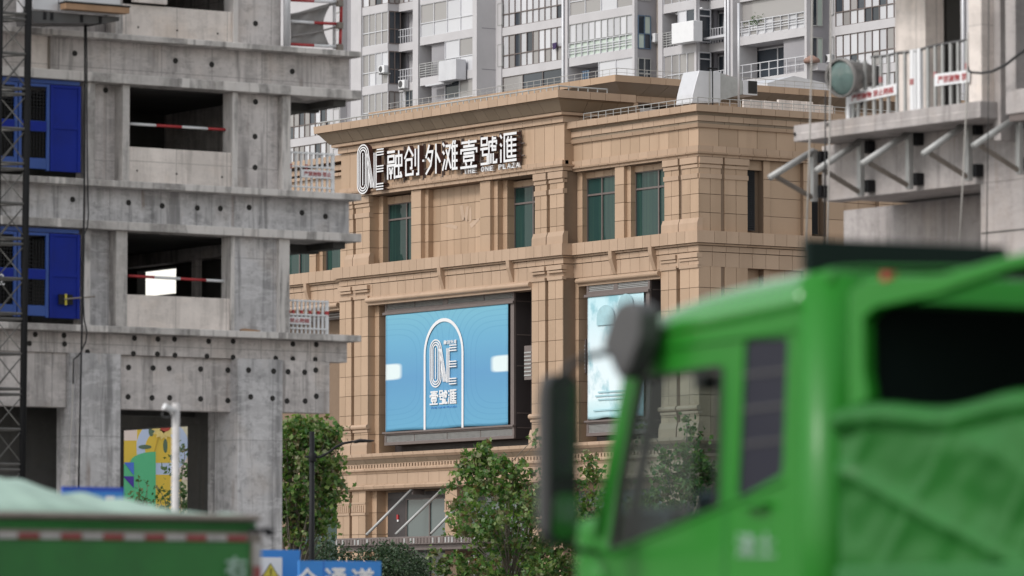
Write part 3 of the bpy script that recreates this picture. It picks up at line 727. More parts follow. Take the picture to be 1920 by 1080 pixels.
# ---- mall lettering
XF = S + .05
sign = thing('mall_sign', 'large white raised lettering with brown sides across the stone sign band', 'sign', (XF, (yl + yr) / 2, zb0))
def mk_fmap(X, ya, yb, z0, z1, zslope=0):
    return lambda u, v, d: (X - d, ya + (yb - ya) * u, z0 + (z1 - z0) * v)
CH = {
'融': ['0,.95 .5,.95', '*.06,.80 .44,.80 .44,.60 .06,.60', '.04,0 .04,.48 .48,.48 .48,0', '.16,.40 .22,.26', '.36,.40 .30,.26', '.15,.22 .37,.22', '.26,.22 .26,0', '*.58,.78 .96,.78 .96,.44 .58,.44', '.77,.97 .77,.10', '.56,.06 1,.06', '.88,.22 .96,.08'],
'创': ['.0,.60 .28,.97 .58,.66', '.10,.56 .48,.56 .48,.26 .36,.26', '.10,.56 .10,.05 .56,.05 .56,.18', '.72,.90 .72,.30', '.93,1 .93,.03 .78,.03'],
'外': ['.24,1 .02,.56', '.16,.76 .46,.76 .34,.30 .02,.02', '.14,.56 .32,.42', '.68,1 .68,0', '.68,.72 .97,.36'],
'滩': ['0,.96 .12,.84', '0,.68 .12,.57', '.0,.02 .16,.40', '.20,.84 .50,.84 .20,.04', '.24,.72 .56,.06', '.72,1 .58,.72', '.66,.84 .66,0', '.84,1 .80,.86', '.66,.80 1,.80', '.66,.55 1,.55', '.66,.30 1,.30', '.66,.04 1,.04', '.83,.80 .83,.04'],
'壹': ['.04,.92 .96,.92', '.5,1 .5,.78', '.16,.78 .84,.78', '.03,.52 .03,.66 .97,.66 .97,.52', '.18,.53 .82,.53', '*.20,.42 .80,.42 .80,.27 .20,.27', '.32,.22 .37,.09', '.68,.22 .63,.09', '0,.04 1,.04'],
'號': ['*.06,.96 .40,.96 .40,.72 .06,.72', '0,.58 .46,.58', '.14,.58 .14,.36 .42,.36 .42,.04 .02,.04', '.74,1 .74,.82', '.74,.91 .96,.91', '.53,.0 .53,.80 .98,.80 .98,.68', '.62,.66 .98,.60', '.74,.78 .74,.50 .98,.50', '.66,.38 .66,.02', '.80,.38 .80,.05 1,.05 1,.16'],
'滙': ['0,.96 .10,.84', '0,.66 .10,.56', '.05,0 .05,.46', '1,.96 .26,.96 .26,.04 1,.04', '.52,.88 .38,.68', '.45,.76 .45,.17', '.70,.88 .66,.76', '.45,.74 1,.74', '.45,.55 1,.55', '.45,.36 1,.36', '.45,.17 1,.17', '.72,.74 .72,.17'],
}
def glyph(mb, ch, fm, aspect, d0, d1, wd=.09, mf=0, ms=None):
    """strokes drawn in a square of height 1; aspect = width/height"""
    for i, s in enumerate(CH[ch]):
        cl = s.startswith('*'); pts = [tuple(float(a) for a in p.split(',')) for p in s.lstrip('*').split()]
        pts = [(x * aspect, y) for x, y in pts]
        strip(mb, pts, wd, lambda u, v, d: fm(u / aspect, v, d), d0, d1 + i * .003, cl, mf, ms)
def logo(mb, fm, d0, d1, mf=0, ms=None):
    """the ringed ONE emblem, drawn in a unit square (u right, v up)"""
    st = .040; e = 0
    for k in range(4):
        r = .195 - k * .052; cx, top, bot = .21, .80, .20; pts = []
        for i in range(13): a = pi * i / 12; pts.append((cx + r * cos(a) * 1.06, top + r * sin(a)))
        for i in range(13): a = pi + pi * i / 12; pts.append((cx + r * cos(a) * 1.06, bot + r * sin(a)))
        if k == 3: pts = [(cx, top + .03), (cx, bot - .03)]
        strip(mb, pts, st * .72, fm, d0, d1 + e, k < 3, mf, ms); e += .003
    for k in range(4):
        o = k * .046; strip(mb, [(.30 + o, .80), (.30 + o, .78), (.50 + o * .92, .10)] if k else [(.44, .42), (.50, .10)], st * .58, fm, d0, d1 + e, False, mf, ms); e += .003
    for k in range(3):
        strip(mb, [(.635 + .046 * k, .08), (.635 + .046 * k, .80 - .0 * k)], st * .58, fm, d0, d1 + e, False, mf, ms); e += .003
    for g in (.80, .46, .10):
        for k in range(3):
            strip(mb, [(.74, g + (.055 * (1 - k))), (1.0, g + (.055 * (1 - k)))], st * .62, fm, d0, d1 + e, False, mf, ms); e += .003
def wall_rect(a, b, ytop, ybot, X=XF):
    ya, yb = yX(a, X, ytop), yX(b, X, ytop); c = (a + b) / 2
    return ya, yb, zX(c, ybot, X), zX(c, ytop, X)
for ch, a, b, t_, o_ in (('融', 739, 768, 282, 336), ('创', 771.5, 800, 275, 330), ('外', 811, 840, 271, 327), ('滩', 843, 872, 265, 320), ('壹', 877, 908, 263, 316), ('號', 914, 945, 257, 309), ('滙', 951, 982, 250, 304)):
    ya, yb, z0, z1 = wall_rect(a, b, t_, o_); q = MB()
    glyph(q, ch, mk_fmap(XF, ya, yb, z0, z1), (ya - yb) / (z1 - z0), .16, .42, .088, 0, 1); q.build('letter', ['white', 'maroon'], sign)
ya, yb, z0, z1 = wall_rect(683.5, 734, 270, 362); q = MB(); logo(q, mk_fmap(XF, ya, yb, z0, z1), .16, .44, 0, 1); q.build('emblem', ['white', 'maroon'], sign)
ya, yb, z0, z1 = wall_rect(804.3, 807.3, 300, 304); MB().box(XF - .40, XF - .30, yb, ya, z0, z1).build('dot', ['white'], sign)
txt = 'THE ONE PLAZA'; n = len(txt)
for i, c in enumerate(txt):
    if c == ' ': continue
    a = 879 + (985 - 879) * (i + .12) / n; b = 879 + (985 - 879) * (i + .82) / n
    t_ = 318.5 - (a - 879) * .128
    ya, yb, z0, z1 = wall_rect(a, b, t_ - 1, t_ + 8.5); q = MB(); put_text(q, c, 'X', XF - .22, ya, yb, z0, z1, .12); q.build('small_letter', 'white', sign)
for a, b, y_ in ((735, 870, 0),):
    for k in range(9):
        c = 690 + k * 36; ya = yX(c, XF); MB().box(XF - .17, XF - .01, ya - .03, ya + .03, zX(c, 352 - (c - 690) * .14, XF), zX(c, 285 - (c - 690) * .14, XF)).build('bracket', 'bronze', sign)
for a, b, t0, t1 in ((736, 875, 318, 300), (736, 985, 330, 310)):
    pass
rl = MB(); a, b = 736, 984
rl.add([], [])
for yy0, yy1 in ((300, 268), (326, 291)):
    p0 = PX(a, yy0, XF - .12); p1 = PX(b, yy1, XF - .12); rl.tube(p0, p1, .035, 6)
rl.build('mounting_rail', 'bronze', sign)
# pale print left on the blank stone panel between the piers
st = MB(); XP = S + .60
def spx(px, py): p = PX(px, py, XP - .012); return (p.x, p.y, p.z)
for poly in ([(862, 386), (868, 384), (872, 412), (866, 414)], [(874, 388), (879, 386), (876, 416), (870, 412)], [(880, 394), (884, 386), (884, 414), (880, 418)], [(830, 424), (846, 420), (858, 424), (856, 430)], [(880, 420), (898, 408), (899, 412), (884, 428)]):
    st.add([spx(*p) for p in poly] + [tuple(Vector(spx(*p)) + Vector((.01, 0, 0))) for p in poly], [(0, 1, 2, 3), (4, 5, 6, 7), (0, 1, 5, 4), (1, 2, 6, 5), (2, 3, 7, 6), (3, 0, 4, 7)])
M['ghost'] = stone('bleached_stone', (0.49, 0.355, 0.26), .05)
st.build('bleached_patch', 'ghost', mall)
# ================================================================== screen boxes on the mall
def louvre_frame(pa, X, ya, yb, z0, z1, splits, n=7, bars=True):
    """flat metal frame with horizontal louvre blades between mullions"""
    fr = MB(); w_ = .16
    fr.box(X, X + .12, yb, ya, z1 - .14, z1); fr.box(X, X + .12, yb, ya, z0, z0 + .16); fr.box(X + .1, X + .13, yb, ya, z0, z1, 0)
    fr.box(X + .01, X + .12, ya - w_, ya, z0 + .16, z1 - .14); fr.box(X + .01, X + .12, yb, yb + w_, z0 + .16, z1 - .14)
    for s_, hw in splits:
        y = ya + (yb - ya) * s_; fr.box(X + .02, X + .12, y - hw, y + hw, z0 + .16, z1 - .14)
    f = fr.build('louvre_frame', 'bronze', pa, bevel=.012)
    edges = [0.0] + [s_ for s_, hw in splits] + [1.0]
    for i in range(len(edges) - 1):
        a = ya + (yb - ya) * edges[i] - (w_ if i == 0 else splits[i - 1][1]); b = ya + (yb - ya) * edges[i + 1] + (w_ if i == len(edges) - 2 else splits[i][1])
        for k in range(n):
            z = z0 + .16 + (z1 - .14 - z0 - .16) * (k + .5) / n; h = (z1 - z0 - .3) / n * .36
            MB().prism([(X + .025, z - h), (X + .045, z - h - .02), (X + .10, z + h - .02), (X + .085, z + h)], 'Y', b, a).build('louvre_blade', 'steel', f)
def screen_box(label, X, pl, pr, dep, ztop, zbot, zlt, zlb, splits_t, splits_b):
    ya, yb = yX(pl, X), yX(pr, X)
    t = thing('screen_box', label, 'display case', (X, (ya + yb) / 2, zbot))
    bx('case', 'brown', t, X + .14, X + dep, yb, ya, zbot, ztop)
    for z in (zlt, zlt - (zlt - zlb) * .27, zlt - (zlt - zlb) * .52, zlb - .1, zlb + .62):
        bx('seam', 'bronze', t, X + .2, X + dep, yb - .02, yb + .01, z - .025, z + .025)
    louvre_frame(t, X, ya + .03, yb - .03, zlt, ztop, splits_t)
    louvre_frame(t, X, ya + .06, yb - .02, zbot, zlb, splits_b)
    bx('side_frame', 'bronze', t, X + .02, X + .14, ya - .1, ya, zlb, zlt); bx('side_frame', 'bronze', t, X + .02, X + .14, yb, yb + .30, zlb, zlt)
    bx('ledge', 'bronze', t, X - .10, X + .1, yb - .05, ya + .12, zlt - .12, zlt + .02, bevel=.02); bx('ledge', 'bronze', t, X - .10, X + .1, yb - .05, ya + .12, zlb - .06, zlb + .04, bevel=.02)
    return t, ya, yb
XB = S + .30
zt_, zl_, zb1_, zb0_ = zX(840, 547, XB), zX(840, 576, XB), zX(840, 805, XB), zX(840, 829, XB)
sb, ya, yb = screen_box('brown louvred display case holding the blue arch banner', XB, 722, 963, 1.25, zt_, zb0_, zl_, zb1_, [(.235, .02), (.475, .22), (.77, .02)], [(.235, .02), (.49, .02), (.745, .02)])
# banner cloth with its printed ground
def cloth_mat(name, fn):
    m, t, b = mat(name); b.inputs['Roughness'].default_value = 0.55; b.inputs['Specular IOR Level'].default_value = .3
    tc = N(t, 'ShaderNodeUVMap'); s = N(t, 'ShaderNodeSeparateXYZ'); t.links.new(tc.outputs[0], s.inputs[0])
    t.links.new(fn(t, s.outputs[0], s.outputs[1]), b.inputs['Base Color']); return m
def print_blue(t, u, v):
    side = mathn(t, 'ABSOLUTE', mathn(t, 'SUBTRACT', u, 0.5))          # mirror left/right
    mid = mathn(t, 'ABSOLUTE', mathn(t, 'SUBTRACT', v, 0.5))
    g = ramp(t, v, [(0, (0.12, 0.345, 0.52)), (0.45, (0.105, 0.29, 0.50)), (0.75, (0.13, 0.36, 0.54)), (1, (0.17, 0.43, 0.56))])
    cx = mathn(t, 'SUBTRACT', 0.5, side)                                # distance from the side edge
    d = mathn(t, 'POWER', mathn(t, 'ADD', mathn(t, 'POWER', mathn(t, 'DIVIDE', cx, .33), 4.0), mathn(t, 'POWER', mathn(t, 'DIVIDE', mid, .40), 4.0)), .25)
    ln = mathn(t, 'LESS_THAN', mathn(t, 'FRACT', mathn(t, 'MULTIPLY', d, 9.0)), .20)
    ln = mathn(t, 'MULTIPLY', ln, mathn(t, 'GREATER_THAN', d, .72))
    col = mixc(t, mathn(t, 'MULTIPLY', ln, .20), g, (0.06, 0.22, 0.42))
    # bright rounded pads at either side
    vv = mathn(t, 'SUBTRACT', v, .505)
    e = mathn(t, 'POWER', mathn(t, 'ADD', mathn(t, 'POWER', mathn(t, 'DIVIDE', cx, .145), 6.0), mathn(t, 'POWER', mathn(t, 'DIVIDE', vv, .074), 6.0)), 1 / 6)
    pad = ramp(t, e, [(0.78, 1.0), (1.12, 0.0)])
    return mixc(t, pad, col, (0.66, 0.76, 0.78))
M['print_blue'] = cloth_mat('printed_blue_banner', print_blue)
def cloth(name, mname, parent, X, ya, yb, z0, z1, wav=.05, nu=48, nv=36, seed=0):
    """hung banner: taut at the top, slightly slack along the lower hem"""
    rows = []; rr = random.Random(seed); ph = [rr.uniform(0, 6) for _ in range(4)]
    for j in range(nv + 1):
        v = j / nv; r = []
        for i in range(nu + 1):
            u = i / nu; s = (1 - v) ** 3
            dx = -wav * s * (.5 + .5 * sin(u * 13 + ph[0]) * cos(u * 5 + ph[1])) - wav * .35 * sin(v * 26 + u * 2.2 + ph[2]) * .25 - wav * .3 * sin(u * 9 + v * 4 + ph[3]) * .3
            dz = (1 - v) ** 6 * wav * 2.2 * (sin(u * 6.5 + ph[3]) ** 2)
            r.append((X + dx, ya + (yb - ya) * u, z0 + (z1 - z0) * v + dz))
        rows.append(r)
    q = MB().sheet(rows); o = q.build(name, mname, parent, smooth=True, fix=False)
    uv = o.data.uv_layers.new(name='UVMap'); k = 0
    for p in o.data.polygons:
        for li, vi in zip(p.loop_indices, p.vertices):
            j, i = divmod(vi, nu + 1); uv.data[li].uv = (i / nu, j / nv)
    md = o.modifiers.new('thickness', 'SOLIDIFY'); md.thickness = .012
    return o
XK = XB - .04
bya, byb = yX(723.5, XK), yX(952.5, XK)
bz0, bz1 = zX(840, 803.5, XK), zX(840, 577.5, XK)
ban = cloth('banner', 'print_blue', None, XK, bya, byb, bz0, bz1, .022, seed=3)
tag(ban, 'blue printed banner with a white arch and ringed emblem, hung on the mall front', 'banner')
cz = Vector((0, 0, 0))
def bmap(u, v, d): return (XK - .035 - d, bya + (byb - bya) * u, bz0 + (bz1 - bz0) * v)
q = MB(); W_ = abs(byb - bya); H_ = bz1 - bz0; k_ = H_ / W_
au0, au1, atop = .332, .642, .905
pts = [(au0, .0)]; rad = (au1 - au0) / 2
for i in range(25): a = pi - pi * i / 24; pts.append(((au0 + au1) / 2 + rad * cos(a), atop - rad * 1.6 / k_ * .62 + rad * 1.6 / k_ * .62 * sin(a)))
pts.append((au1, .0))
strip(q, [(u * W_, v * H_) for u, v in pts], .17, lambda a, b, d: bmap(a / W_, b / H_, d), 0, .012)
q.build('printed_arch', 'white', ban)
lu0, lu1, lv0, lv1 = .376, .596, .350, .745
q = MB(); logo(q, lambda u, v, d: bmap(lu0 + (lu1 - lu0) * u, lv0 + (lv1 - lv0) * v, d), 0, .01); q.build('printed_emblem', 'white', ban)
for i, ch in enumerate('壹號滙'):
    a = .377 + i * .075; q = MB(); glyph(q, ch, lambda u, v, d, a=a: bmap(a + .066 * u, .205 + .115 * v, d), .9, 0, .01, .11); q.build('printed_letter', 'white', ban)
for i, ch in enumerate('融创外滩'):
    a = .49 + i * .027; q = MB(); glyph(q, ch, lambda u, v, d, a=a: bmap(a + .023 * u, .70 + .032 * v, d), .9, 0, .01, .11); q.build('printed_letter', 'white', ban)
q = MB(); put_text(q, 'THE ONE PLAZA', 'X', XK - .035, bya + (byb - bya) * .38, bya + (byb - bya) * .596, bz0 + H_ * .172, bz0 + H_ * .186, .008)
q.build('printed_line', 'signblue', ban)
# second case and banner right of it
XB2 = XR + .0
sb2, ya, yb = screen_box('narrower brown louvred display case left of the truck cab, holding a pale banner', XB2, 1100, 1217, 1.0, zX(1160, 515, XB2), zX(1160, 815, XB2), zX(1160, 548, XB2), zX(1160, 787, XB2), [(.46, .17)], [(.5, .02)])
XK2 = XB2 - .04
def print_pale(t, u, v):
    uv = N(t, 'ShaderNodeCombineXYZ'); t.links.new(u, uv.inputs[0]); t.links.new(v, uv.inputs[1])
    n = noise(t, uv.outputs[0], 3.2, 6, .6); g = ramp(t, v, [(0, (.42, .64, .70)), (.14, (.60, .76, .80)), (.17, (.70, .80, .84)), (.55, (.66, .77, .82)), (1, (.50, .73, .80))])
    return mixc(t, ramp(t, n, [(.50, 0.0), (.62, .65)]), g, (.16, .42, .50))
M['print_pale'] = cloth_mat('printed_pale_banner', print_pale)
b2a, b2b = yX(1102, XK2), yX(1207, XK2); b2z0, b2z1 = zX(1155, 784, XK2), zX(1155, 549, XK2)
ban2 = cloth('banner', 'print_pale', None, XK2, b2a, b2b, b2z0, b2z1, .03, seed=5)
tag(ban2, 'pale turquoise printed banner half hidden by the green truck cab', 'banner')
M['print_teal'] = paint('printed_teal', (0.36, 0.57, 0.63), .5, 0, .35, 1.6)
def b2map(u, v, d): return (XK2 - .06 - d, b2a + (b2b - b2a) * u, b2z0 + (b2z1 - b2z0) * v)
q = MB()   # two plain dome shapes and a grey sweep from the print
for cx, cy_, rx, ry in ((.70, .90, .13, .085), (.34, .81, .16, .10)):
    pts = [(cx + rx * cos(pi * i / 16), cy_ + ry * sin(pi * i / 16)) for i in range(17)] + [(cx - rx, cy_ - ry * .6), (cx + rx, cy_ - ry * .6)]
    n0 = len(pts); q.add([b2map(u, v, 0) for u, v in pts] + [b2map(u, v, .008) for u, v in pts], [list(range(n0)), list(range(n0, 2 * n0))])
q.build('printed_dome', 'print_teal', ban2)
for k, (v, a, b) in enumerate(((.155, .20, .86), (.185, .15, .9), (.215, .2, .75), (.07, .12, .9))):
    q = MB(); strip(q, [(a, v), (b, v)], .012, lambda u, vv, d: b2map(u, vv, d), 0, .008 + .002 * k); q.build('printed_line', 'print_teal', ban2)
# narrow vent units beside the cases
for px, py0, py1, X in ((1091, 636, 700, XR + .45), (990, 648, 712, XS + .5)):
    ya, yb = yX(px - 7, X), yX(px + 7, X); z0, z1 = zX(px, py1, X), zX(px, py0, X)
    v_ = bx('vent_unit', 'bronze', mall, X, X + .6, yb, ya, z0, z1)
    for k in range(7):
        z = z0 + (z1 - z0) * (k + 1) / 9; bx('vent_blade', 'steel', v_, X - .03, X - .001, yb + .03, ya - .03, z, z + .07)
# left-hand dark shopfront beyond the concrete frame
bx('louvre_band', 'bronze', mall, XR + .9, XR + 1.2, yX(637, S2) + .1, yX(520, XR + .9), zX(620, 600, XR + 1), zX(620, 566, XR + 1))
for k in range(6):
    z = zX(620, 600, XR + 1) + .1 + k * .14; bx('louvre_blade', 'steel', mall, XR + .85, XR + .89, yX(637, S2) + .15, yX(520, XR + .9), z, z + .06)
# ================================================================== entrance canopy with tie rods
can = thing('entrance_canopy', 'flat grey entrance canopy hung on slanting tie rods under the mall banner', 'canopy', (S2 - 2, yX(770, S2), 0.1))
XCf = S2 - 2.9
cya, cyb = yX(629, XCf), yX(905, XCf); zc1, zc0 = zX(700, 1008, XCf), zX(700, 1023, XCf)
bx('canopy_deck', 'bronze', can, XCf + .3, S2 + 1.0, cyb + .2, cya - .2, zc0 - .26, zc0 + .15)
bx('fascia', 'bronze', can, XCf, XCf + .12, cyb, cya, zc0, zc1, bevel=.02); bx('fascia', 'steel', can, XCf + .12, S2, cya - .12, cya, zc0, zc1)
bx('lower_fascia', 'bronze', can, XCf + .22, XCf + .30, cyb + .1, cya - .1, zc0 - .26, zc0 - .02)
rg = random.Random(4)
nb = 46
for k in range(nb):
    y = cya - .15 - (cya - cyb - .3) * k / nb; bx('fascia_rib', 'steel' if rg.random() < .35 else 'bronze', can, XCf - .03, XCf - .002, y - .1 - rg.random() * .06, y, zc0 + .06, zc1 - .08)
for a, b, c, d in ((687, 1003, 776, 914), (742, 1002, 833, 914), (808, 1001, 893, 914)):
    p = PX(a, b, XCf + .35); q_ = PX(c, d, S2 + .1); MB().tube(p, q_, .075, 8).build('tie_rod', 'steel', can, smooth=True)
    MB().box(q_.x - .1, q_.x + .6, q_.y - .08, q_.y + .08, q_.z - .35, q_.z + .1).build('rod_anchor', 'bronze', can)
# ================================================================== apartments behind
XB_ = PD(1188, 90, 362).x
ZF0 = zX(1188, 90, XB_); FH = 3.0
aptrng = random.Random(21)
def apt(label, pxc, X, py=100):
    p = PX(pxc, py, X); return thing('apartment_block', label, 'apartment block', (p.x, p.y, 0), 'stepped apartment blocks behind the mall')
def enclosed(t, X, ya, yb, z0, z1, cols, sill, upper, lower, frame='duct', fw=.07):
    """glazed-in balcony: an upper row of panes over a lower row"""
    cs_ = [i / cols for i in range(cols + 1)]
    up_ = lambda i, k: (upper(i) if k else lower(i)) if callable(upper) else None
    window(t, X + .02, ya - .02, yb + .02, z0, z1, cs_, [0, sill, 1], frame, up_, fw)
def pick(ws):
    names = list(ws); 
    def f(i=0): return aptrng.choices(names, [ws[n] for n in names])[0]
    return f
W_UP = pick({'pane_white': 4, 'pane_blind': 3, 'pane_dark': 1.3}); W_LO = pick({'pane_white': 2, 'pane_blind': 3})
W_BR = pick({'pane_white': 6, 'pane_blind': 1.5, 'pane_dark': 1.3}); W_GR = pick({'pane_green': 1}); W_BL = pick({'pane_blind': 1}); W_DK = pick({'pane_dark': 2, 'pane_blind': 1})
def railing(t, X, ya, yb, z0, h, n, m='duct', hb=4):
    q = MB()
    for k in range(hb): q.box(X - .03, X + .01, yb, ya, z0 + h * (k + 1) / hb - .05, z0 + h * (k + 1) / hb)
    for i in range(n + 1): y = ya + (yb - ya) * i / n; q.box(X - .04, X + .02, y - .03, y + .03, z0, z0 + h)
    q.build('balcony_railing', m, t)
def bay(t, X, pl, pr, floors, styles, depth=1.7, wallm='apt', spand=.60, sideface=True):
    """a stack of balconies between two pilasters; styles[k] names how floor k is filled"""
    ya, yb = yX(pl, X, 100), yX(pr, X, 100); zlo, zhi = ZF0 + FH * floors[0] - .6, ZF0 + FH * (floors[-1] + 1)
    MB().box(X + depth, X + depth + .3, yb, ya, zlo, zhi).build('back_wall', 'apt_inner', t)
    for k in floors:
        z = ZF0 + FH * k
        MB().box(X, X + depth, yb, ya, z - spand, z).build('spandrel', wallm, t)
        st_ = styles[(k - floors[0]) % len(styles)]; z0, z1 = z, z + FH - spand
        if st_ == 'win': enclosed(t, X, ya, yb, z0, z1, 4, .42, W_UP, W_LO)
        elif st_ == 'blind': enclosed(t, X, ya, yb, z0, z1, 4, .42, W_BL, W_BL)
        elif st_ == 'bright': enclosed(t, X, ya, yb, z0, z1, max(4, round((ya - yb) / .8)), .40, W_BR, W_BR, 'bronze')
        elif st_ == 'dark': enclosed(t, X, ya, yb, z0, z1, 3, .45, W_DK, W_UP, 'bronze')
        elif st_ == 'panel':
            n = max(5, round((ya - yb) / .75)); enclosed(t, X, ya, yb, z0 + 1.05, z1, n, .02, W_BR, W_BR, 'steel')
            enclosed(t, X, ya, yb, z0, z0 + 1.03, n, .5, W_GR, W_GR, 'duct'); railing(t, X, ya, yb, z0, 1.05, n, 'duct', 3)
        elif st_ == 'open':      # left half open, right half glazed
            ym = ya + (yb - ya) * .46; enclosed(t, X, ym, yb, z0, z1, 2, .46, W_UP, W_LO); railing(t, X, ya, ym, z0, 1.05, 4, 'steel', 6)
            window(t, X + depth - .1, ya - (ya - yb) * .30, ym, z0, z1 - .2, [0, .5, 1], [0, 1], 'duct', 'pane_dark', .08)
        elif st_ == 'rail':
            railing(t, X, ya, yb, z0, 1.05, 8, 'duct', 2); window(t, X + depth - .1, ya - .3, yb + .3, z0, z1 - .2, [0, .34, .67, 1], [0, 1], 'duct', W_UP and 'pane_dark', .08)
        elif st_ == 'shade':
            MB().box(X + .25, X + .30, yb, ya, z0 + 1.0, z1).build('curtain', 'pane_blind', t); railing(t, X, ya, yb, z0, 1.05, 9, 'duct', 3)
            enclosed(t, X, ya, yb, z0, z0 + 1.0, 9, .5, W_LO, W_LO)
    return ya, yb, zlo, zhi
def pier(t, X, pl, pr, zlo, zhi, depth=2.0, m='apt', out=.10):
    MB().box(X - out, X + depth, yX(pr, X, 100), yX(pl, X, 100), zlo, zhi).build('pier', m, t)
def slot(t, X, px, z, w_=.5, h=1.3):
    y = yX(px, X, 100); window(t, X - .04, y + w_ / 2, y - w_ / 2, z, z + h, [0, 1], [0, 1], 'steel', 'pane_dark', .08)
FL = [-4, -3, -2, -1, 0, 1, 2]; ZLO, ZHI = ZF0 - 13.2, ZF0 + 9.0
# block A (left)
XA = XB_ - 1.65
tA = apt('grey apartment block at left with open balconies and a blank white panel', 800, XA)
bay(tA, XA, 679, 727, FL, ['bright', 'win', 'bright', 'blind', 'win', 'blind'])
y27 = yX(727, XA, 100)
for k in FL:      # glazed return of the projecting bay
    z = ZF0 + FH * k; xa, xb = XA + .1, XA + 1.1
    window(tA, y27 - .06, xa, xb, z, z + 2.4, [0, .5, 1], [0, .45, 1], 'bronze', 'pane_dark' if k in (0, 1) else 'pane_blind', .07, 'window', 'Y')
bay(tA, XA + .95, 737, 775, FL, ['bright', 'win', 'bright', 'panel', 'rail', 'rail'], 1.0)
pier(tA, XA, 776, 786, ZLO, ZHI)
bay(tA, XA, 787.5, 888, FL, ['bright', 'bright', 'bright', 'open', 'open', 'win'])
pier(tA, XA, 888, 896, ZLO, ZHI, 2.3)
pier(tA, XA, 673, 679, ZLO, ZHI)
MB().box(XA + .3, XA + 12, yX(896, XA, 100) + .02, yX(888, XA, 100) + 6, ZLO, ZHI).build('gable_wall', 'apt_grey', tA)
y_ = yX(896, XA, 100)
for k in FL: bx('wall_groove', 'apt_inner', tA, XA + .35, XA + 4, y_ - .01, y_ + .05, ZF0 + FH * k - .03, ZF0 + FH * k + .02)
MB().box(XA + 1.9, XA + 12, yX(888, XA, 100), yX(480, XA, 100), ZLO, ZHI).build('wall', 'apt', tA)
pier(tA, XA + .8, 660, 673, ZLO, ZHI, 1.5); pier(tA, XA + 1.2, 640, 661, ZLO, ZHI, 1.2, 'apt_grey')
for k in FL: slot(tA, XA + 1.2, 644, ZF0 + FH * k + .2, .8, 1.9)
bay(tA, XA + .6, 540, 621, [-4, -3, -2, -1, 0], ['win', 'win', 'bright', 'bright', 'win'], 1.2); pier(tA, XA + .6, 621, 640, ZLO, ZHI, 1.6)
for k in FL: slot(tA, XA + .5, 631, ZF0 + FH * k + .1, .85, 1.7)
# details on block A
bx('blank_panel', 'duct', tA, XA - 1.0, XA - .12, yX(857, XA - .9, 130), yX(824, XA - .9, 130), zX(840, 151, XA - .9), zX(840, 113, XA - .9), bevel=.03)
bx('awning', 'duct', tA, XA - .7, XA, yX(832, XA - .7), yX(797, XA - .7), zX(815, 160, XA - .6), zX(815, 157, XA - .6))
def ac_unit(label, px, py, X, s=1.0):
    p = PX(px, py, X); t = thing('air_conditioner', label, 'air conditioner', (p.x, p.y, p.z), 'air conditioners on the apartment fronts')
    MB().box(p.x - .32 * s, p.x + .05, p.y - .42 * s, p.y + .42 * s, p.z, p.z + .62 * s).build('casing', 'white', t, bevel=.03)
    MB().lathe((p.x - .33 * s, p.y + .10, p.z + .31 * s), (-1, 0, 0), [(.01, .0), (.10, .012), (.23 * s, .004), (.25 * s, .012), (.26 * s, -.01)], 20).build('fan_grille', 'pod', t, smooth=True)
    MB().box(p.x - .30, p.x + .3, p.y - .38, p.y - .32, p.z - .10, p.z - .01).box(p.x - .30, p.x + .3, p.y + .32, p.y + .38, p.z - .10, p.z - .01).build('bracket', 'steel', t)
    return t
ac_unit('white air conditioner with round fan grille on a lower balcony of the left apartments', 759, 166, XA + .8)
ac_unit('small white air conditioner box at the edge of the left apartment bay', 721, 137, XA - .1, .9)
# block B
tB = apt('middle apartment block with wide bright glazing and a pale green balcony front', 1060, XB_)
bay(tB, XB_, 942, 1055, FL, ['win', 'bright', 'bright', 'dark', 'bright', 'bright'])
pier(tB, XB_, 925, 942, ZLO, ZHI, 2.3); pier(tB, XB_, 1055.5, 1066, ZLO, ZHI)
bay(tB, XB_, 1067, 1186, FL, ['win', 'bright', 'win', 'open', 'panel', 'win'])
pier(tB, XB_, 1186, 1190, ZLO, ZHI, .25, 'apt', .02)
yB = yX(1190, XB_, 100)
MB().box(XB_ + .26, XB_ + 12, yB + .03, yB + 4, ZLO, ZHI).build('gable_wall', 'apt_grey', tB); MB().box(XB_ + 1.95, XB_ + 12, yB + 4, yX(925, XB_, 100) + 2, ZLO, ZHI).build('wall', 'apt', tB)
for k in FL:
    window(tB, yB - .06, XB_ + .3, XB_ + 1.35, ZF0 + FH * k + (0 if k == 0 else .4), ZF0 + FH * k + 2.3, [0, .5, 1], [0, .45, 1], 'window_blue' if k == 0 else 'steel', ['pane_green', 'pane_dark'] if k == 0 else 'pane_dark', .07, 'window', 'Y')
for k in FL: slot(tB, XB_ - .08, 937.5, ZF0 + FH * k + .2, .5, 1.6)
MB().tube((XB_ - .15, yX(927, XB_), ZLO), (XB_ - .15, yX(927, XB_), ZHI), .09, 8).build('downpipe', 'duct', tB, smooth=True)
MB().tube((XB_ - .2, yX(1060, XB_), ZLO), (XB_ - .2, yX(1060, XB_), ZHI), .10, 8).build('downpipe', 'duct', tB, smooth=True)
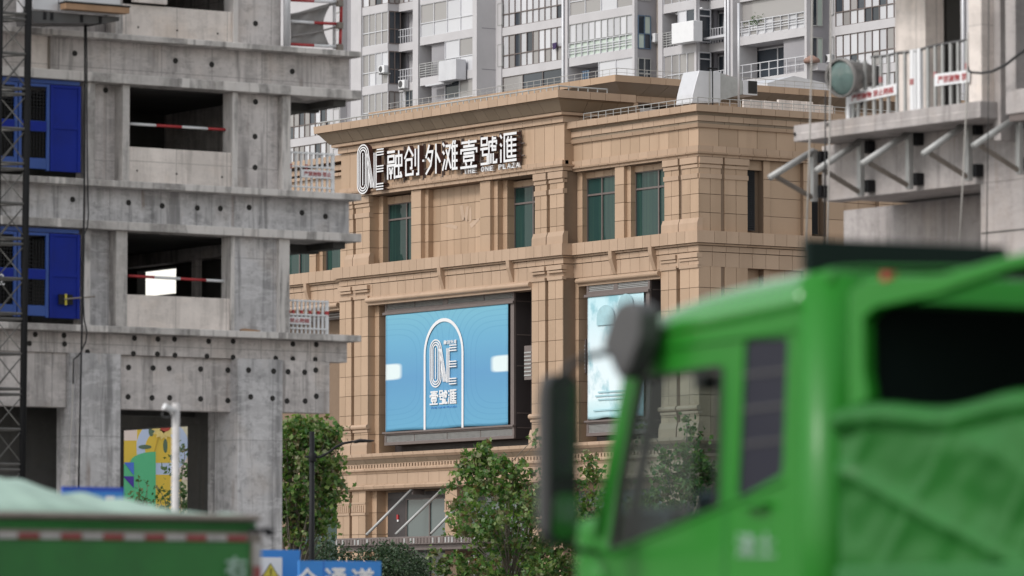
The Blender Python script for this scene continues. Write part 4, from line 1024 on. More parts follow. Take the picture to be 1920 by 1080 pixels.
# block C
XC_ = XB_ + 1.7
tC = apt('apartment block behind the silver duct with a white blank balcony panel and laundry', 1300, XC_)
MB().box(XC_ + .2, XC_ + 12, yX(1240, XC_, 100), yX(1180, XC_, 100), ZLO, ZHI).build('wall', 'apt_tile', tC)
pier(tC, XC_, 1236, 1244, ZLO, ZHI)
bay(tC, XC_, 1244, 1302, FL, ['win', 'win', 'blind', 'blind', 'open', 'win'])
pier(tC, XC_, 1302, 1306, ZLO, ZHI, .3, 'apt', .02)
y_ = yX(1306, XC_, 100)
for k in FL: window(tC, y_ - .05, XC_ + .2, XC_ + 1.2, ZF0 + FH * k + .1, ZF0 + FH * k + 2.35, [0, 1], [0, .8, 1], 'duct', 'pane_dark', .09, 'window', 'Y')
bay(tC, XC_ + 1.2, 1322, 1362, FL, ['rail', 'rail', 'rail', 'rail', 'rail', 'rail'], 1.0)
pier(tC, XC_, 1362, 1376, ZLO, ZHI)
for c in (1366, 1371.5): MB().tube((XC_ - .2, yX(c, XC_), ZLO), (XC_ - .2, yX(c, XC_), ZHI), .09, 8).build('downpipe', 'duct', tC, smooth=True)
MB().box(XC_ + 2.25, XC_ + 12, yX(1376, XC_, 100), yX(1240, XC_, 100), ZLO, ZHI).build('wall', 'apt', tC)
bx('blank_panel', 'white', tC, XC_ - .9, XC_ - .11, yX(1300, XC_ - .9, 60), yX(1259, XC_ - .9, 60), zX(1280, 80, XC_ - .9), zX(1280, 41, XC_ - .9), bevel=.03)
bx('awning', 'duct', tC, XC_ + .3, XC_ + 1.2, yX(1320, XC_ + .3), yX(1362, XC_ + .3), zX(1340, 72, XC_ + .4), zX(1340, 68, XC_ + .4))
q = MB()
lx = XC_ + .3
for c, t_, b_, m in ((1290, 24, 38, 0), (1296, 23, 40, 0), (1302, 26, 39, 0)):
    q.prism([(yX(c - 3, lx), zX(c, t_, lx)), (yX(c + 3, lx), zX(c, t_ - 1, lx)), (yX(c + 3.5, lx), zX(c, b_, lx)), (yX(c - 3.5, lx), zX(c, b_ + 1, lx))], 'X', lx, lx + .06)
tag(q.build('laundry', 'white', None), 'white laundry drying on a pole above the blank balcony panel', 'laundry')
MB().tube(PX(1268, 26, lx + .03), PX(1317, 15, lx + .03), .07, 6).build('drying_pole', 'white', tC)
ac_unit('white air conditioner below a drainpipe on the beige wall between two blocks', 1228, 80, XC_ + .1)
# block D
XD_ = XC_ + .5
tD = apt('right-hand apartment block with a long curtained balcony and potted plants', 1440, XD_)
bay(tD, XD_, 1376.5, 1509, FL, ['win', 'win', 'win', 'rail', 'shade', 'open'])
pier(tD, XD_, 1509, 1513, ZLO, ZHI, .3, 'apt', .02)
y_ = yX(1513, XD_, 100)
MB().box(XD_ + .31, XD_ + 12, y_ + .03, y_ + 3, ZLO, ZHI).build('gable_wall', 'apt_grey', tD); MB().box(XD_ + 2.1, XD_ + 12, y_ + 3, yX(1376, XD_, 100), ZLO, ZHI).build('wall', 'apt', tD)
for k in FL: window(tD, y_ - .06, XD_ + .4, XD_ + 1.3, ZF0 + FH * k + .1, ZF0 + FH * k + 2.3, [0, .5, 1], [0, 1], 'steel', ['pane_dark', 'pane_green'], .07, 'window', 'Y')
XE_ = XD_ + 2.0
tE = apt('apartment block just left of the grey concrete pillar with tall clear glazing', 1620, XE_)
MB().box(XE_ + .02, XE_ + 12, yX(1566, XE_, 100), yX(1500, XE_, 100), ZLO, ZHI).build('wall', 'apt', tE)
for k in FL: slot(tE, XE_, 1559, ZF0 + FH * k + .9, .55, 1.5)
bay(tE, XE_ - .25, 1566, 1690, FL, ['win', 'win', 'bright', 'bright', 'bright', 'blind'])
MB().box(XE_, XE_ + 12, yX(1830, XE_, 100), yX(1690, XE_, 100), ZLO, ZHI).build('wall', 'apt', tE)
for k in FL: slot(tE, XE_, 1781, ZF0 + FH * k + .7, .5, 2.0)
for k in FL: slot(tE, XE_, 1745, ZF0 + FH * k + .7, .5, 2.0)
MB().tube((XE_ - .2, yX(1813, XE_), ZLO), (XE_ - .2, yX(1813, XE_), ZHI), .10, 8).build('downpipe', 'duct', tE, smooth=True)

# things on the balconies
M['purple'] = paint('purple_cloth', (0.045, 0.025, 0.09), .8); M['bundle'] = paint('salmon_bundle', (0.30, 0.19, 0.155), .9, 0, .3); M['potplant'] = leafmat('balcony_leaf', [(0, (.04, .09, .03)), (1, (.10, .16, .05))], .2)
lx = XB_ - .12
q = MB(); q.prism([(yX(1036, lx, 80), zX(1040, 81, lx)), (yX(1044, lx, 80), zX(1040, 80, lx)), (yX(1043, lx, 80), zX(1040, 91, lx)), (yX(1038, lx, 80), zX(1040, 93, lx))], 'X', lx - .05, lx)
tag(q.build('hanging_cloth', 'purple', None), 'dark purple cloth hanging out of a middle block window', 'cloth')
lx = XD_ - .1; pz = zX(1410, 47, lx); py_ = yX(1412, lx, 45)
pp = thing('potted_plants', 'leafy potted plants on the white balcony rail right of the downpipes', 'potted plants', (lx, py_, pz - .3))
for dy in (-.35, .0, .4): MB().lathe((lx + .25, py_ + dy, pz - .32), (0, 0, 1), [(.001, 0), (.09, 0), (.13, .22), (.11, .22), (.001, .2)], 12).build('pot', 'white', pp)
rgp = random.Random(3); q = MB()
for k in range(190):
    c = Vector((lx + .2 + rgp.gauss(0, .12), py_ + rgp.gauss(0, .42), pz + abs(rgp.gauss(.15, .22)))); u = Vector((rgp.uniform(-1, 1), rgp.uniform(-1, 1), rgp.uniform(-.6, 1))).normalized(); v = u.cross(Vector((rgp.uniform(-1, 1), rgp.uniform(-1, 1), .3))).normalized()
    q.add([c, c + u * .09 + v * .035, c + u * .19, c + u * .09 - v * .035], [(0, 1, 2, 3)])
tag(q.build('leaves', 'potplant', pp, fix=False), kind='stuff')
yq = yX(1515, XD_, 110) - .15; p = PY(1522, 118, yq)
q = MB().lathe((p.x, p.y, p.z), (0, 0, 1), [(.001, 0), (.52, 0), (.58, .16), (.50, .30), (.30, .40), (.16, .50), (.001, .52)], 9); tag(q.build('wrapped_bundle', 'bundle', None, smooth=True), 'salmon pink wrapped bundle on the narrow balcony left of the floodlight', 'bundle')
bx('side_balcony', 'apt', tD, XD_ + .35, XD_ + 1.6, yq - .45, y_ - .002 if False else yX(1513, XD_, 100) + .02, p.z - .5, p.z - .01)
ac_unit('white air conditioner on the side wall beside the blue framed balcony window', 1213, 108, XB_ + 1.7, .9)
ac_unit('white air conditioner above the roof rail in the tall glazed right block', 1556, 118, XE_ - .1, .9)
for (px, py, X, wid, hgt, m, lab) in ((812, 62, XA + .35, .8, .75, 'pane_blind', 'pale shirts drying behind the barred balcony of the left block'), (1092, 134, XB_ + .4, .7, .8, 'window_blue', 'dark blue washing hung inside the shaded open balcony above the roof pavilion')):
    y = yX(px, X, py); z = zX(px, py, X); q = MB()
    for k in range(3): q.prism([(y - k * wid * .4, z), (y - k * wid * .4 - wid * .32, z), (y - k * wid * .4 - wid * .28, z - hgt * (.8 + .1 * k)), (y - k * wid * .4 - .03, z - hgt * (.85 + .1 * k))], 'X', X, X + .05)
    q.tube((X + .02, y + .2, z + .02), (X + .02, y - wid * 1.3, z + .02), .02, 6); tag(q.build('laundry', m, None), lab, 'laundry')
# ================================================================== unfinished concrete building on the left
Y0 = PD(678, 450, 110).y
def X0(px, py=450, d=0.0): return PY(px, py, Y0 + d).x
def Z0(px, py, d=0.0): return PY(px, py, Y0 + d).z
XRT = X0(678)                                   # right end of the slabs
XLF = X0(-160)
twr = thing('unfinished_building', 'bare grey concrete building frame under construction with open storeys on the left', 'building', (XRT, Y0, 0))
DEP = 11.0
def zc(py): return Z0(678, py)
slabs = [(97, 107.4), (170, 187), (364, 376), (438.5, 454), (629, 641)]
for i, (t_, b_) in enumerate(slabs):
    bx('floor_slab', 'conc_edge', twr, XLF, XRT, Y0, Y0 + DEP, zc(b_), zc(t_), bevel=.012)
zA0, zA1 = zc(107.4), zc(97); zB0, zB1 = zc(187), zc(170); zC0, zC1 = zc(376), zc(364); zD0, zD1 = zc(454), zc(438.5); zE0, zE1 = zc(641), zc(629)
BD = .40                                        # beams stand this far behind the slab edge
xbe = X0(655, 150, BD)
bx('edge_beam', 'conc', twr, XLF, xbe, Y0 + BD, Y0 + BD + .3, zB1, zA0); bx('edge_beam', 'conc', twr, xbe - .3, xbe - .002, Y0 + BD + .31, Y0 + DEP, zB1, zA0)
bx('edge_beam', 'conc_grey', twr, XLF, xbe, Y0 + BD, Y0 + BD + .3, zD1, zC0); bx('edge_beam', 'conc', twr, xbe - .3, xbe - .002, Y0 + BD + .31, Y0 + DEP, zD1, zC0)
zE2 = Z0(655, 680, BD)
xb3 = X0(651, 660, BD)
bx('edge_beam', 'conc', twr, XLF, xb3, Y0 + BD, Y0 + BD + .35, zE2, zE0 - .002, bevel=.01)
# projecting ribs under the balcony slabs
for z in (zB0, zD0):
    bx('ceiling_rib', 'conc_dark', twr, X0(545) + .1, XRT - .25, Y0 + 1.3, Y0 + 1.55, z - .18, z - .001); bx('ceiling_rib', 'conc_dark', twr, XRT - .55, XRT - .25, Y0 + .25, Y0 + DEP, z - .14, z - .002)
# wall plane of the storeys
WD = .12
def wx(px, d=WD): return X0(px, 300, d)
xw = wx(545)
def storey(z0, z1, hasgate, posts, panels, opening, parapet_top, pm):
    for a, b in posts: bx('post', 'conc_edge', twr, wx(a), wx(b), Y0 + WD, Y0 + WD + .40, z0, z1 - .001, bevel=.01)
    for a, b, d, m in panels: bx('wall_panel', m, twr, wx(a) - .02, wx(b) + .02, Y0 + WD + d, Y0 + WD + d + .18, z0, z1 - .002)
    a, b = opening; bx('parapet_wall', pm, twr, wx(a), wx(b), Y0 + WD + .05, Y0 + WD + .22, z0 + .001, parapet_top, bevel=.01)
storey(zC1, zB0, True, [(160, 178), (230, 243), (436, 446), (530, 545)], [(178, 230, .34, 'conc'), (446, 530, .20, 'conc')], (243, 436), Z0(340, 279), 'conc_light')
storey(zE1, zD0, True, [(157, 171), (219, 240), (434, 441), (524, 544)], [(171, 219, .30, 'conc_grey'), (441, 524, .10, 'conc_grey')], (240, 434), Z0(340, 555), 'conc_light')
zTop = zc(-90)
storey(zA1, zTop, False, [(215, 229), (437, 446)], [(446, 528, .14, 'conc')], (230, 437), Z0(340, 13), 'conc_light')
bx('wall_panel', 'conc', twr, XLF, wx(229), Y0 + WD + .5, Y0 + WD + .7, zA1, zTop); bx('shutter_panel', 'conc_light', twr, wx(245), wx(309), Y0 + .05, Y0 + .12, Z0(280, 5), zTop)
MB().tube((wx(537), Y0 + .12, zA1), (wx(537), Y0 + .12, zTop), .075, 10).build('drain_pipe', 'duct', twr, smooth=True)
bx('floor_slab', 'conc_edge', twr, XLF, XRT, Y0, Y0 + DEP, zTop, zTop + .2)
# timber shutter left on the beam at the hoist
bx('shutter_panel', 'conc_light', twr, X0(70), X0(103), Y0 + BD - .08, Y0 + BD - .002, Z0(90, 128), Z0(90, 58)); bx('shutter_edge', 'grime', twr, X0(101.5), X0(105), Y0 + BD - .12, Y0 + BD - .081, Z0(90, 132), Z0(90, 60))
bx('shutter_edge', 'grime', twr, X0(40), X0(101.3), Y0 + BD - .12, Y0 + BD - .081, Z0(90, 133), Z0(90, 130))
# inner shell: rooms painted dark for shade, with one opening right through on the lower storey
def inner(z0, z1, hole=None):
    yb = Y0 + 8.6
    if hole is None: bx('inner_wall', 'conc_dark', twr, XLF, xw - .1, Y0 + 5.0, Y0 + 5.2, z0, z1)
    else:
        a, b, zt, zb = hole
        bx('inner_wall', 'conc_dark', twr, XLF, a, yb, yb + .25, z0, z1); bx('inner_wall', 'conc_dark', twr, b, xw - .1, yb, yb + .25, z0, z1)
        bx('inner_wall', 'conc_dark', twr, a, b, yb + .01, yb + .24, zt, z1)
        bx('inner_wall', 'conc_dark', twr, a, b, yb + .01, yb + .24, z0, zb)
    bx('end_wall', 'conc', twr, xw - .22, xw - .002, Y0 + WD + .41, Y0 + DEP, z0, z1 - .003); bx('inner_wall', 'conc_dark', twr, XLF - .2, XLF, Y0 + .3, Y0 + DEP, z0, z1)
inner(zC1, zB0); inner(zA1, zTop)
# lower storey: the end wall on the right has a ragged opening to the white sky
XE1, XE0 = xw - .002, xw - .22
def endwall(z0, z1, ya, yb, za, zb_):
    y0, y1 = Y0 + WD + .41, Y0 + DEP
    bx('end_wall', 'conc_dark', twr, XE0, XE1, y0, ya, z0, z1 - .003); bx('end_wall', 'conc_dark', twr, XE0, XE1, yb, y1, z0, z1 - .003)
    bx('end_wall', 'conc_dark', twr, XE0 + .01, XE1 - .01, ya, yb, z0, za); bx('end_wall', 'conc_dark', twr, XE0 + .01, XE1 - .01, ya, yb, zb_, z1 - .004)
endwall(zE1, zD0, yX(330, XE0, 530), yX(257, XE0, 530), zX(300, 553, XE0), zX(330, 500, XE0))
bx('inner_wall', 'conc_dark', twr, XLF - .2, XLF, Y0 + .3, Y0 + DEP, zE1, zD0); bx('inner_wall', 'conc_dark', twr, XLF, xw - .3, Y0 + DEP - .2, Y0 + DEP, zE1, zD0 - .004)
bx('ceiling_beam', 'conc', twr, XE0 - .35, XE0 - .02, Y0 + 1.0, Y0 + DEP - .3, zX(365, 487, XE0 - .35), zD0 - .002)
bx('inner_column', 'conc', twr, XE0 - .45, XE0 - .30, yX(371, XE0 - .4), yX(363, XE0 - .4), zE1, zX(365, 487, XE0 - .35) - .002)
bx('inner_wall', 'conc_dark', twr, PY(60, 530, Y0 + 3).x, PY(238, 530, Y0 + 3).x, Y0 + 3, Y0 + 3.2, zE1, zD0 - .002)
for za_ in (zB0, zD0): bx('ceiling_shade', 'conc_dark', twr, wx(180), xw - .25, Y0 + .55, Y0 + DEP - .3, za_ - .02, za_ - .003)  # dark sheets added under the slabs, room shade painted into their colour
# ---- open ground storey: columns, deep beams
GD = .22
def gx(px, d=GD): return X0(px, 850, d)
c1a, c1b, c2a, c2b = gx(148), gx(226.5), gx(446), gx(530)
bx('column', 'conc_grey', twr, c1a, c1b, Y0 + GD, Y0 + GD + .95, 0, zE2 - .001, bevel=.02); bx('column', 'conc_grey', twr, c2a, c2b, Y0 + GD, Y0 + GD + .95, 0, zE2 - .001, bevel=.02)
bx('column_strip', 'conc_grey', twr, gx(136), c1a - .002, Y0 + GD + .15, Y0 + GD + .5, 0, zE2 - .002)
zg = Z0(445, 773, .5); zg1 = Z0(620, 776, .45)
bx('deep_beam', 'conc', twr, c1b + .002, c2a - .002, Y0 + GD + .30, Y0 + GD + .65, zg, zE2 - .002, bevel=.01)
bx('deep_beam', 'conc', twr, c2b + .002, X0(619, 720, .3), Y0 + GD + .10, Y0 + GD + .5, zg1, zE2 - .002, bevel=.01)
bx('deep_beam', 'conc', twr, XLF, gx(135), Y0 + GD + .25, Y0 + GD + .6, Z0(100, 763, .4), zE2 - .002, bevel=.01)
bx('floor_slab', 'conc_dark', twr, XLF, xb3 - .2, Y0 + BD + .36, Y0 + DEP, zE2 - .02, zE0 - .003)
# right-hand side frame of the ground storey, its shade painted dark against the open street beyond
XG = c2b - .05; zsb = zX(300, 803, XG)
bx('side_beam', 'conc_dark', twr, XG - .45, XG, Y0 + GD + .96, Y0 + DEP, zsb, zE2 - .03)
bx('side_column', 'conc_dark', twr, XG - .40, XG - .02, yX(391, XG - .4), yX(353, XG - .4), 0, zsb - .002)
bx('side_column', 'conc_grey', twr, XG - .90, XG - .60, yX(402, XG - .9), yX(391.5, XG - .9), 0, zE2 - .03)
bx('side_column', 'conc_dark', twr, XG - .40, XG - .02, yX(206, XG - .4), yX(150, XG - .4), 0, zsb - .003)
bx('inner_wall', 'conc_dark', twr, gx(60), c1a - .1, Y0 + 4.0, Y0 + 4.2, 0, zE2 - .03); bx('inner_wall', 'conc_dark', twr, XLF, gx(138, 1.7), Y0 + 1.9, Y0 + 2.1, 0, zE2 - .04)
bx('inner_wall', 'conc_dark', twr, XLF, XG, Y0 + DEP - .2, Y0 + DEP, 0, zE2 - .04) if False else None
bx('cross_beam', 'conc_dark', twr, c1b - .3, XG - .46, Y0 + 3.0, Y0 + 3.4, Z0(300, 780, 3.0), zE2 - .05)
# ---- tie holes: short sleeves with the hole's shade painted on an inner cap
def tie_hole(px, py, d, r=.052):
    p = PY(px, py, Y0 + d); q = MB()
    q.lathe((p.x, p.y + .004, p.z), (0, -1, 0), [(r * 1.16, 0), (r * 1.16, .010), (r, .014), (r * .98, .005), (0.001, .005)], 14)
    q.build('tie_hole', 'hole', twr, smooth=False)
for px, py in ((140, 100), (329, 114), (397, 121), (548, 134)): tie_hole(px, py, BD)
for px, py in ((136, 374), (241, 380), (304, 386), (370, 390), (413, 391), (467, 389), (566, 399), (610, 406)): tie_hole(px, py, BD)
for px, py in ((66, 627), (120, 629), (55, 644), (121, 645), (252, 634), (296, 636), (327, 636), (391, 640), (437, 640), (549, 645), (593, 646), (164, 660), (250, 663), (295, 664), (328, 666), (388, 668), (437, 670), (517, 672), (549, 673), (591, 674)): tie_hole(px, py, BD, .05)
for px, py in ((241, 689), (287, 690), (317, 691), (376, 692), (427, 694), (240, 744), (285, 746), (318, 746), (376, 748), (427, 751)): tie_hole(px, py, GD + .30)
for px, py in ((466, 694), (513, 696), (470, 744), (511, 747)): tie_hole(px, py, GD)
for px, py in ((540, 697), (571, 698), (592, 694), (538, 752), (572, 752), (593, 743)): tie_hole(px, py, GD + .10)
for px, py in ((479, 44),): tie_hole(px, py, WD + .14)
for px, py in ((479, 191), (478, 256), (478, 314)): tie_hole(px, py, WD + .20)
tie_hole(530, 258, WD + .18); tie_hole(198, 169, WD + .34)
for px, py in ((259, 51), (332, 57), (408, 63)): tie_hole(px, py, WD + .05, .018)
for px, py in ((257, 320), (331, 326), (416, 332)): tie_hole(px, py, WD + .05, .018)
# ---- red and white guard bars
def striped_bar(label, p, q_, n, r=.030, red0=True, cat='guard bar', name='guard_bar', group='red and white guard bars on the concrete frame'):
    p, q_ = Vector(p), Vector(q_); t = thing(name, label, cat, p, group)
    for k in range(n):
        MB().tube(p + (q_ - p) * k / n, p + (q_ - p) * (k + 1) / n, r, 8).build('red_length' if (k % 2 == 0) == red0 else 'white_length', 'red' if (k % 2 == 0) == red0 else 'white', t, smooth=True)
    return t
striped_bar('red and white bar across the upper dark opening of the concrete frame', PY(243, 232, Y0 + WD + .3), PY(437, 244, Y0 + WD + .3), 4, red0=False)
striped_bar('red and white bar across the lower opening, in front of the bright gap', PY(240, 517, Y0 + WD + .3), PY(434, 528, Y0 + WD + .3), 4, red0=True)
eg = thing('edge_guard', 'red and white pipe guard with sagging grey net on the topmost balcony slab', 'edge guard', PY(600, 92, Y0 + .3))
for py0, py1, red in ((0, 4, True), (40, 45, False), (83, 87.5, True)):
    p = PY(546, py0, Y0 + .3); m_ = PY(588, (py0 + py1) / 2, Y0 + .3); q_ = PY(637, py1, Y0 + .3)
    MB().tube(p, m_, .032, 8).build('rail_length', 'red' if red else 'white', eg, smooth=True); MB().tube(m_, q_, .032, 8).build('rail_length', 'white' if red else 'red', eg, smooth=True)
MB().tube(PY(637.5, 92, Y0 + .3), PY(639, 46, Y0 + .3), .034, 8).build('upright', 'red', eg, smooth=True); MB().tube(PY(639, 46, Y0 + .3), PY(641, -30, Y0 + .3), .034, 8).build('upright', 'red', eg, smooth=True)
MB().tube(PY(627, 92, Y0 + .5), PY(627, -30, Y0 + .5), .036, 8).build('upright', 'white', eg, smooth=True)
for py in (6, 48, 89): p = PY(637, py, Y0 + .26); MB().box(p.x - .07, p.x + .06, p.y - .06, p.y + .06, p.z - .07, p.z + .07).build('coupler', 'grime', eg, bevel=.015)
rows = []
for j in range(15):
    v = j / 14; r = []
    for i in range(19):
        u = i / 18; xr = 622 - 14 * sin(pi * v) - 4 * v; top = 27 - 22 * u; bot = 84 + 2 * u
        px = 545 + (xr - 545) * u; py = top + (bot - top) * v
        p = PY(px, py, Y0 + .42 + .05 * sin(u * 9 + v * 5) + .03 * sin(v * 12)); r.append(tuple(p))
    rows.append(r)
MB().sheet(rows).build('net', 'net', eg, smooth=True, fix=False, solid=.01)
for a, b in (((546, 27), (630, 6)), ((546, 68), (632, 50))): MB().path([PY(a[0] + (b[0] - a[0]) * k / 6, a[1] + (b[1] - a[1]) * k / 6 + 2 * sin(pi * k / 6), Y0 + .36) for k in range(7)], .022, 6).build('net_rope', 'net', eg)
# ---- white balcony guards with warning boards
def guard(label, pl, pr, pt, pb, sg, txt, n, dy=.35):
    p = PY(pl, pb, Y0 + dy); t = thing('balcony_guard', label, 'guard rail', p, 'white site guards on balcony edges')
    xa, xb = PY(pl, pb, Y0 + dy).x, PY(pr, pb, Y0 + dy).x; z0, z1 = PY((pl + pr) / 2, pb, Y0 + dy).z, PY((pl + pr) / 2, pt, Y0 + dy).z
    y = Y0 + dy
    for z in (z1 - .03, z1 - .32, z0 + .10): bx('rail', 'white', t, xa, xb, y - .015, y + .015, z - .016, z + .016)
    for i in range(n + 1):
        x = xa + (xb - xa) * i / n; w_ = .022 if i < n else .04
        bx('bar', 'white', t, x - w_, x + w_, y + .016, y + .05, z0, z1)
        zr_ = z0 + (z1 - z0) * .56
        if i in (0, 3) or (sg[0] < 560 and i % 2): bx('red_band', 'red', t, x - w_ - .003, x + w_ + .003, y + .012, y + .054, zr_, zr_ + (z1 - z0) * .12)
    a, b, c, d = sg; sx0, sx1 = PY(a, c, y - .05).x, PY(b, c, y - .05).x; sz1, sz0 = PY((a + b) / 2, c, y - .05).z, PY((a + b) / 2, d, y - .05).z
    s_ = bx('warning_board', 'white', t, sx0, sx1, y - .05, y - .03, sz0, sz1)
    q = MB(); put_text(q, txt, 'Y', y - .056, sx0 + .08 * (sx1 - sx0), sx1 - .06 * (sx1 - sx0), sz0 + .22 * (sz1 - sz0), sz1 - .2 * (sz1 - sz0), .006); q.build('lettering', 'red', s_)
    return t
guard('white balcony guard with a red lettered board on the middle slab, before the sign cornice', 546, 625, 285, 360, (565, 624, 319, 334), '严禁抛物 禁止', 8)
guard('white balcony guard with a short red lettered board on the lower slab', 543, 614, 562, 625, (540, 582, 594, 608), '禁止跨越', 9)
bd = MB().prism([(0, 0), (.42, -.02), (.43, .03), (.05, .06), (0, .04)], 'Y', 0, .12); p = PY(455, 619, Y0 + .1)
bd.v = [(v[0] + p.x, v[1] + p.y, v[2] + zE1) for v in bd.v]; tag(bd.build('timber_offcut', 'wood', None), 'short orange timber offcut lying on the lower slab edge', 'timber')
# ---- hoist landing gates
def gate(label, z0, z1, num):
    y = Y0 + .05; p = Vector((X0(60), y, z0)); t = thing('landing_gate', label, 'hoist gate', p, 'blue hoist landing gates')
    xl, xm, xr = X0(-70), X0(95), X0(153)
    def leaf(a, b, mesh, name):
        lf = MB(); w_ = .07; y_ = y
        lf.box(a, a + w_, y_, y_ + .05, z0 + .04, z1); lf.box(b - w_, b, y_, y_ + .05, z0 + .04, z1); lf.box(a + w_, b - w_, y_ + .003, y_ + .047, z1 - .06, z1)
        h = z1 - z0
        if mesh:
            for f0, f1 in ((.04, .16), (.46, .58)): lf.box(a + w_, b - w_, y_ + .003, y_ + .047, z0 + h * f0, z0 + h * f1)
        else:
            lf.box(a + w_, b - w_, y_ + .02, y_ + .035, z0 + .04, z1 - .06); lf.box(a + w_, b - w_, y_ + .002, y_ + .02, z0 + h * .50, z0 + h * .53)
        o = lf.build(name, 'blue_frame' if mesh else 'blue', t, bevel=.006)
        if mesh:
            for f0, f1 in ((.16, .46), (.58, .93)):
                g = MB(); za, zb = z0 + h * f0, z0 + h * f1; n = max(4, int((b - a - 2 * w_) / .07)); m = max(4, int((zb - za) / .07))
                for i in range(1, n): x = a + w_ + (b - a - 2 * w_) * i / n; g.box(x - .008, x + .008, y_ + .02, y_ + .03, za, zb)
                for i in range(1, m): zz_ = za + (zb - za) * i / m; g.box(a + w_, b - w_, y_ + .031, y_ + .039, zz_ - .008, zz_ + .008)
                tag(g.build('mesh_grille', 'black', o), kind='stuff')
            bx('mid_panel', 'blue', o, a + w_ + .01, b - w_ - .01, y_ - .012, y_ + .002, z0 + h * .465, z0 + h * .575)
        return o
    leaf(xl, X0(34), True, 'mesh_leaf'); leaf(X0(36), xm - .01, True, 'mesh_leaf'); o = leaf(xm + .01, xr, False, 'solid_leaf')
    bx('top_rail', 'blue_frame', t, xl, xr, y + .06, y + .12, z1 + .02, z1 + .10)
    if num:
        s_ = MB(); put_text(s_, '2', 'Y', y - .02, X0(0), X0(10), Z0(5, 534), Z0(5, 513), .01); s_.build('number', 'white', t)
        bx('lock_box', 'black', t, X0(112), X0(137), y - .06, y - .001, Z0(120, 571), Z0(120, 552)); MB().tube((X0(120), y - .08, Z0(120, 561)), (X0(177), y - .08, Z0(177, 556)), .018, 6).build('lock_bar', 'grime', t)
        bx('latch', 'yellow', t, X0(122), X0(125), y - .075, y - .061, Z0(120, 572), Z0(120, 551))
gate('blue hoist landing gate with mesh windows on the upper storey', zC1 + .08, Z0(100, 158), False)
gate('blue hoist landing gate numbered 2 with a black lock box on the lower storey', zE1 + .08, Z0(100, 437), True)
# ---- hoist mast
mast = thing('hoist_mast', 'dark steel lattice hoist mast standing close to the concrete frame at the left edge', 'hoist mast', (X0(28), Y0 - 1.1, 0))
ym = Y0 - 1.15
def mx(px, py, d=0): return PY(px, py, ym + d)
xa, xb = mx(-3, 400).x, mx(50, 400).x; xm = mx(22, 400, .0).x
ztop = mx(20, -60).z; lean = .0
A = [(xa, ym), (xb, ym), (xm, ym + .55)]
for i, (x, y) in enumerate(A): MB().tube((x - (.10), y, 0), (x + .015, y, ztop), .070 if i == 1 else .058, 10).build('chord', 'mast', mast, smooth=True)
sec = 1.508; z = mx(20, 170).z; z -= sec * int(z / sec) ; k = 0
def lp(i, z_): f = z_ / ztop; x, y = A[i]; return Vector((x - .10 + .115 * f, y, z_))
while z < ztop:
    for dz, r in ((-.055, .030), (.055, .030), (sec / 2, .032)):
        for i, j in ((0, 1), (1, 2), (2, 0)): MB().tube(lp(i, z + dz), lp(j, z + dz), r, 6).build('rung', 'mast_rung', mast)
    for h0, h1, fl in ((.06, sec / 2, 0), (sec / 2, sec - .06, 1)):
        for i, j in ((0, 1), (1, 2), (2, 0)):
            a, b = (i, j) if fl else (j, i); MB().tube(lp(a, z + h0), lp(b, z + h1), .013, 5).build('diagonal', 'mast_rung', mast)
    if True: MB().tube(lp(0, z + .06), lp(1, z + sec / 2), .012, 5).build('diagonal', 'mast_rung', mast)
    z += sec
# ---- hoist cage parked overhead
yh = Y0 - .95
cage = thing('hoist_cage', 'grey panelled hoist cage with a wooden threshold parked at the top left', 'hoist cage', PY(140, 40, yh))
hx_ = lambda px: PY(px, 20, yh).x
hz_ = lambda py, px=180: PY(px, py, yh).z
zf = hz_(28); ztp = zf + 2.4
bx('side_wall', 'duct', cage, hx_(62), hx_(62) + .06, yh + .05, Y0 - .25, zf, ztp)
for a, b in ((62, 110), (111, 122), (123, 226)): bx('wall_sheet', 'duct', cage, hx_(a), hx_(b) - .01, yh, yh + .04, zf + .02, ztp, bevel=.008)
bx('door_rail', 'steel', cage, hx_(118), hx_(226), yh - .03, yh - .002, hz_(8), hz_(5)); bx('door_rail', 'steel', cage, hx_(118), hx_(226), yh - .03, yh - .002, hz_(16), hz_(13))
bx('threshold', 'wood', cage, hx_(111), hx_(230), yh - .28, yh - .04, hz_(24), hz_(13)); bx('threshold_edge', 'black', cage, hx_(110), hx_(231), yh - .30, yh - .001, hz_(12.5), hz_(10))
q = MB().prism([(hx_(60), hz_(30)), (hx_(226), hz_(30)), (hx_(200), hz_(42)), (hx_(64), hz_(52))], 'Y', yh, Y0 - .22); q.build('underframe', 'pod', cage)
for c in (84, 97, 153, 188): bx('underframe_rib', 'black', cage, hx_(c) - .03, hx_(c) + .03, yh - .02, Y0 - .3, hz_(44), hz_(30))
bx('guide_roller', 'black', cage, hx_(52), hx_(62) - .002, yh + .05, yh + .2, hz_(32), hz_(20), bevel=.02)
bx('floor', 'pod', cage, hx_(62), hx_(226), yh + .05, Y0 - .25, zf - .08, zf)
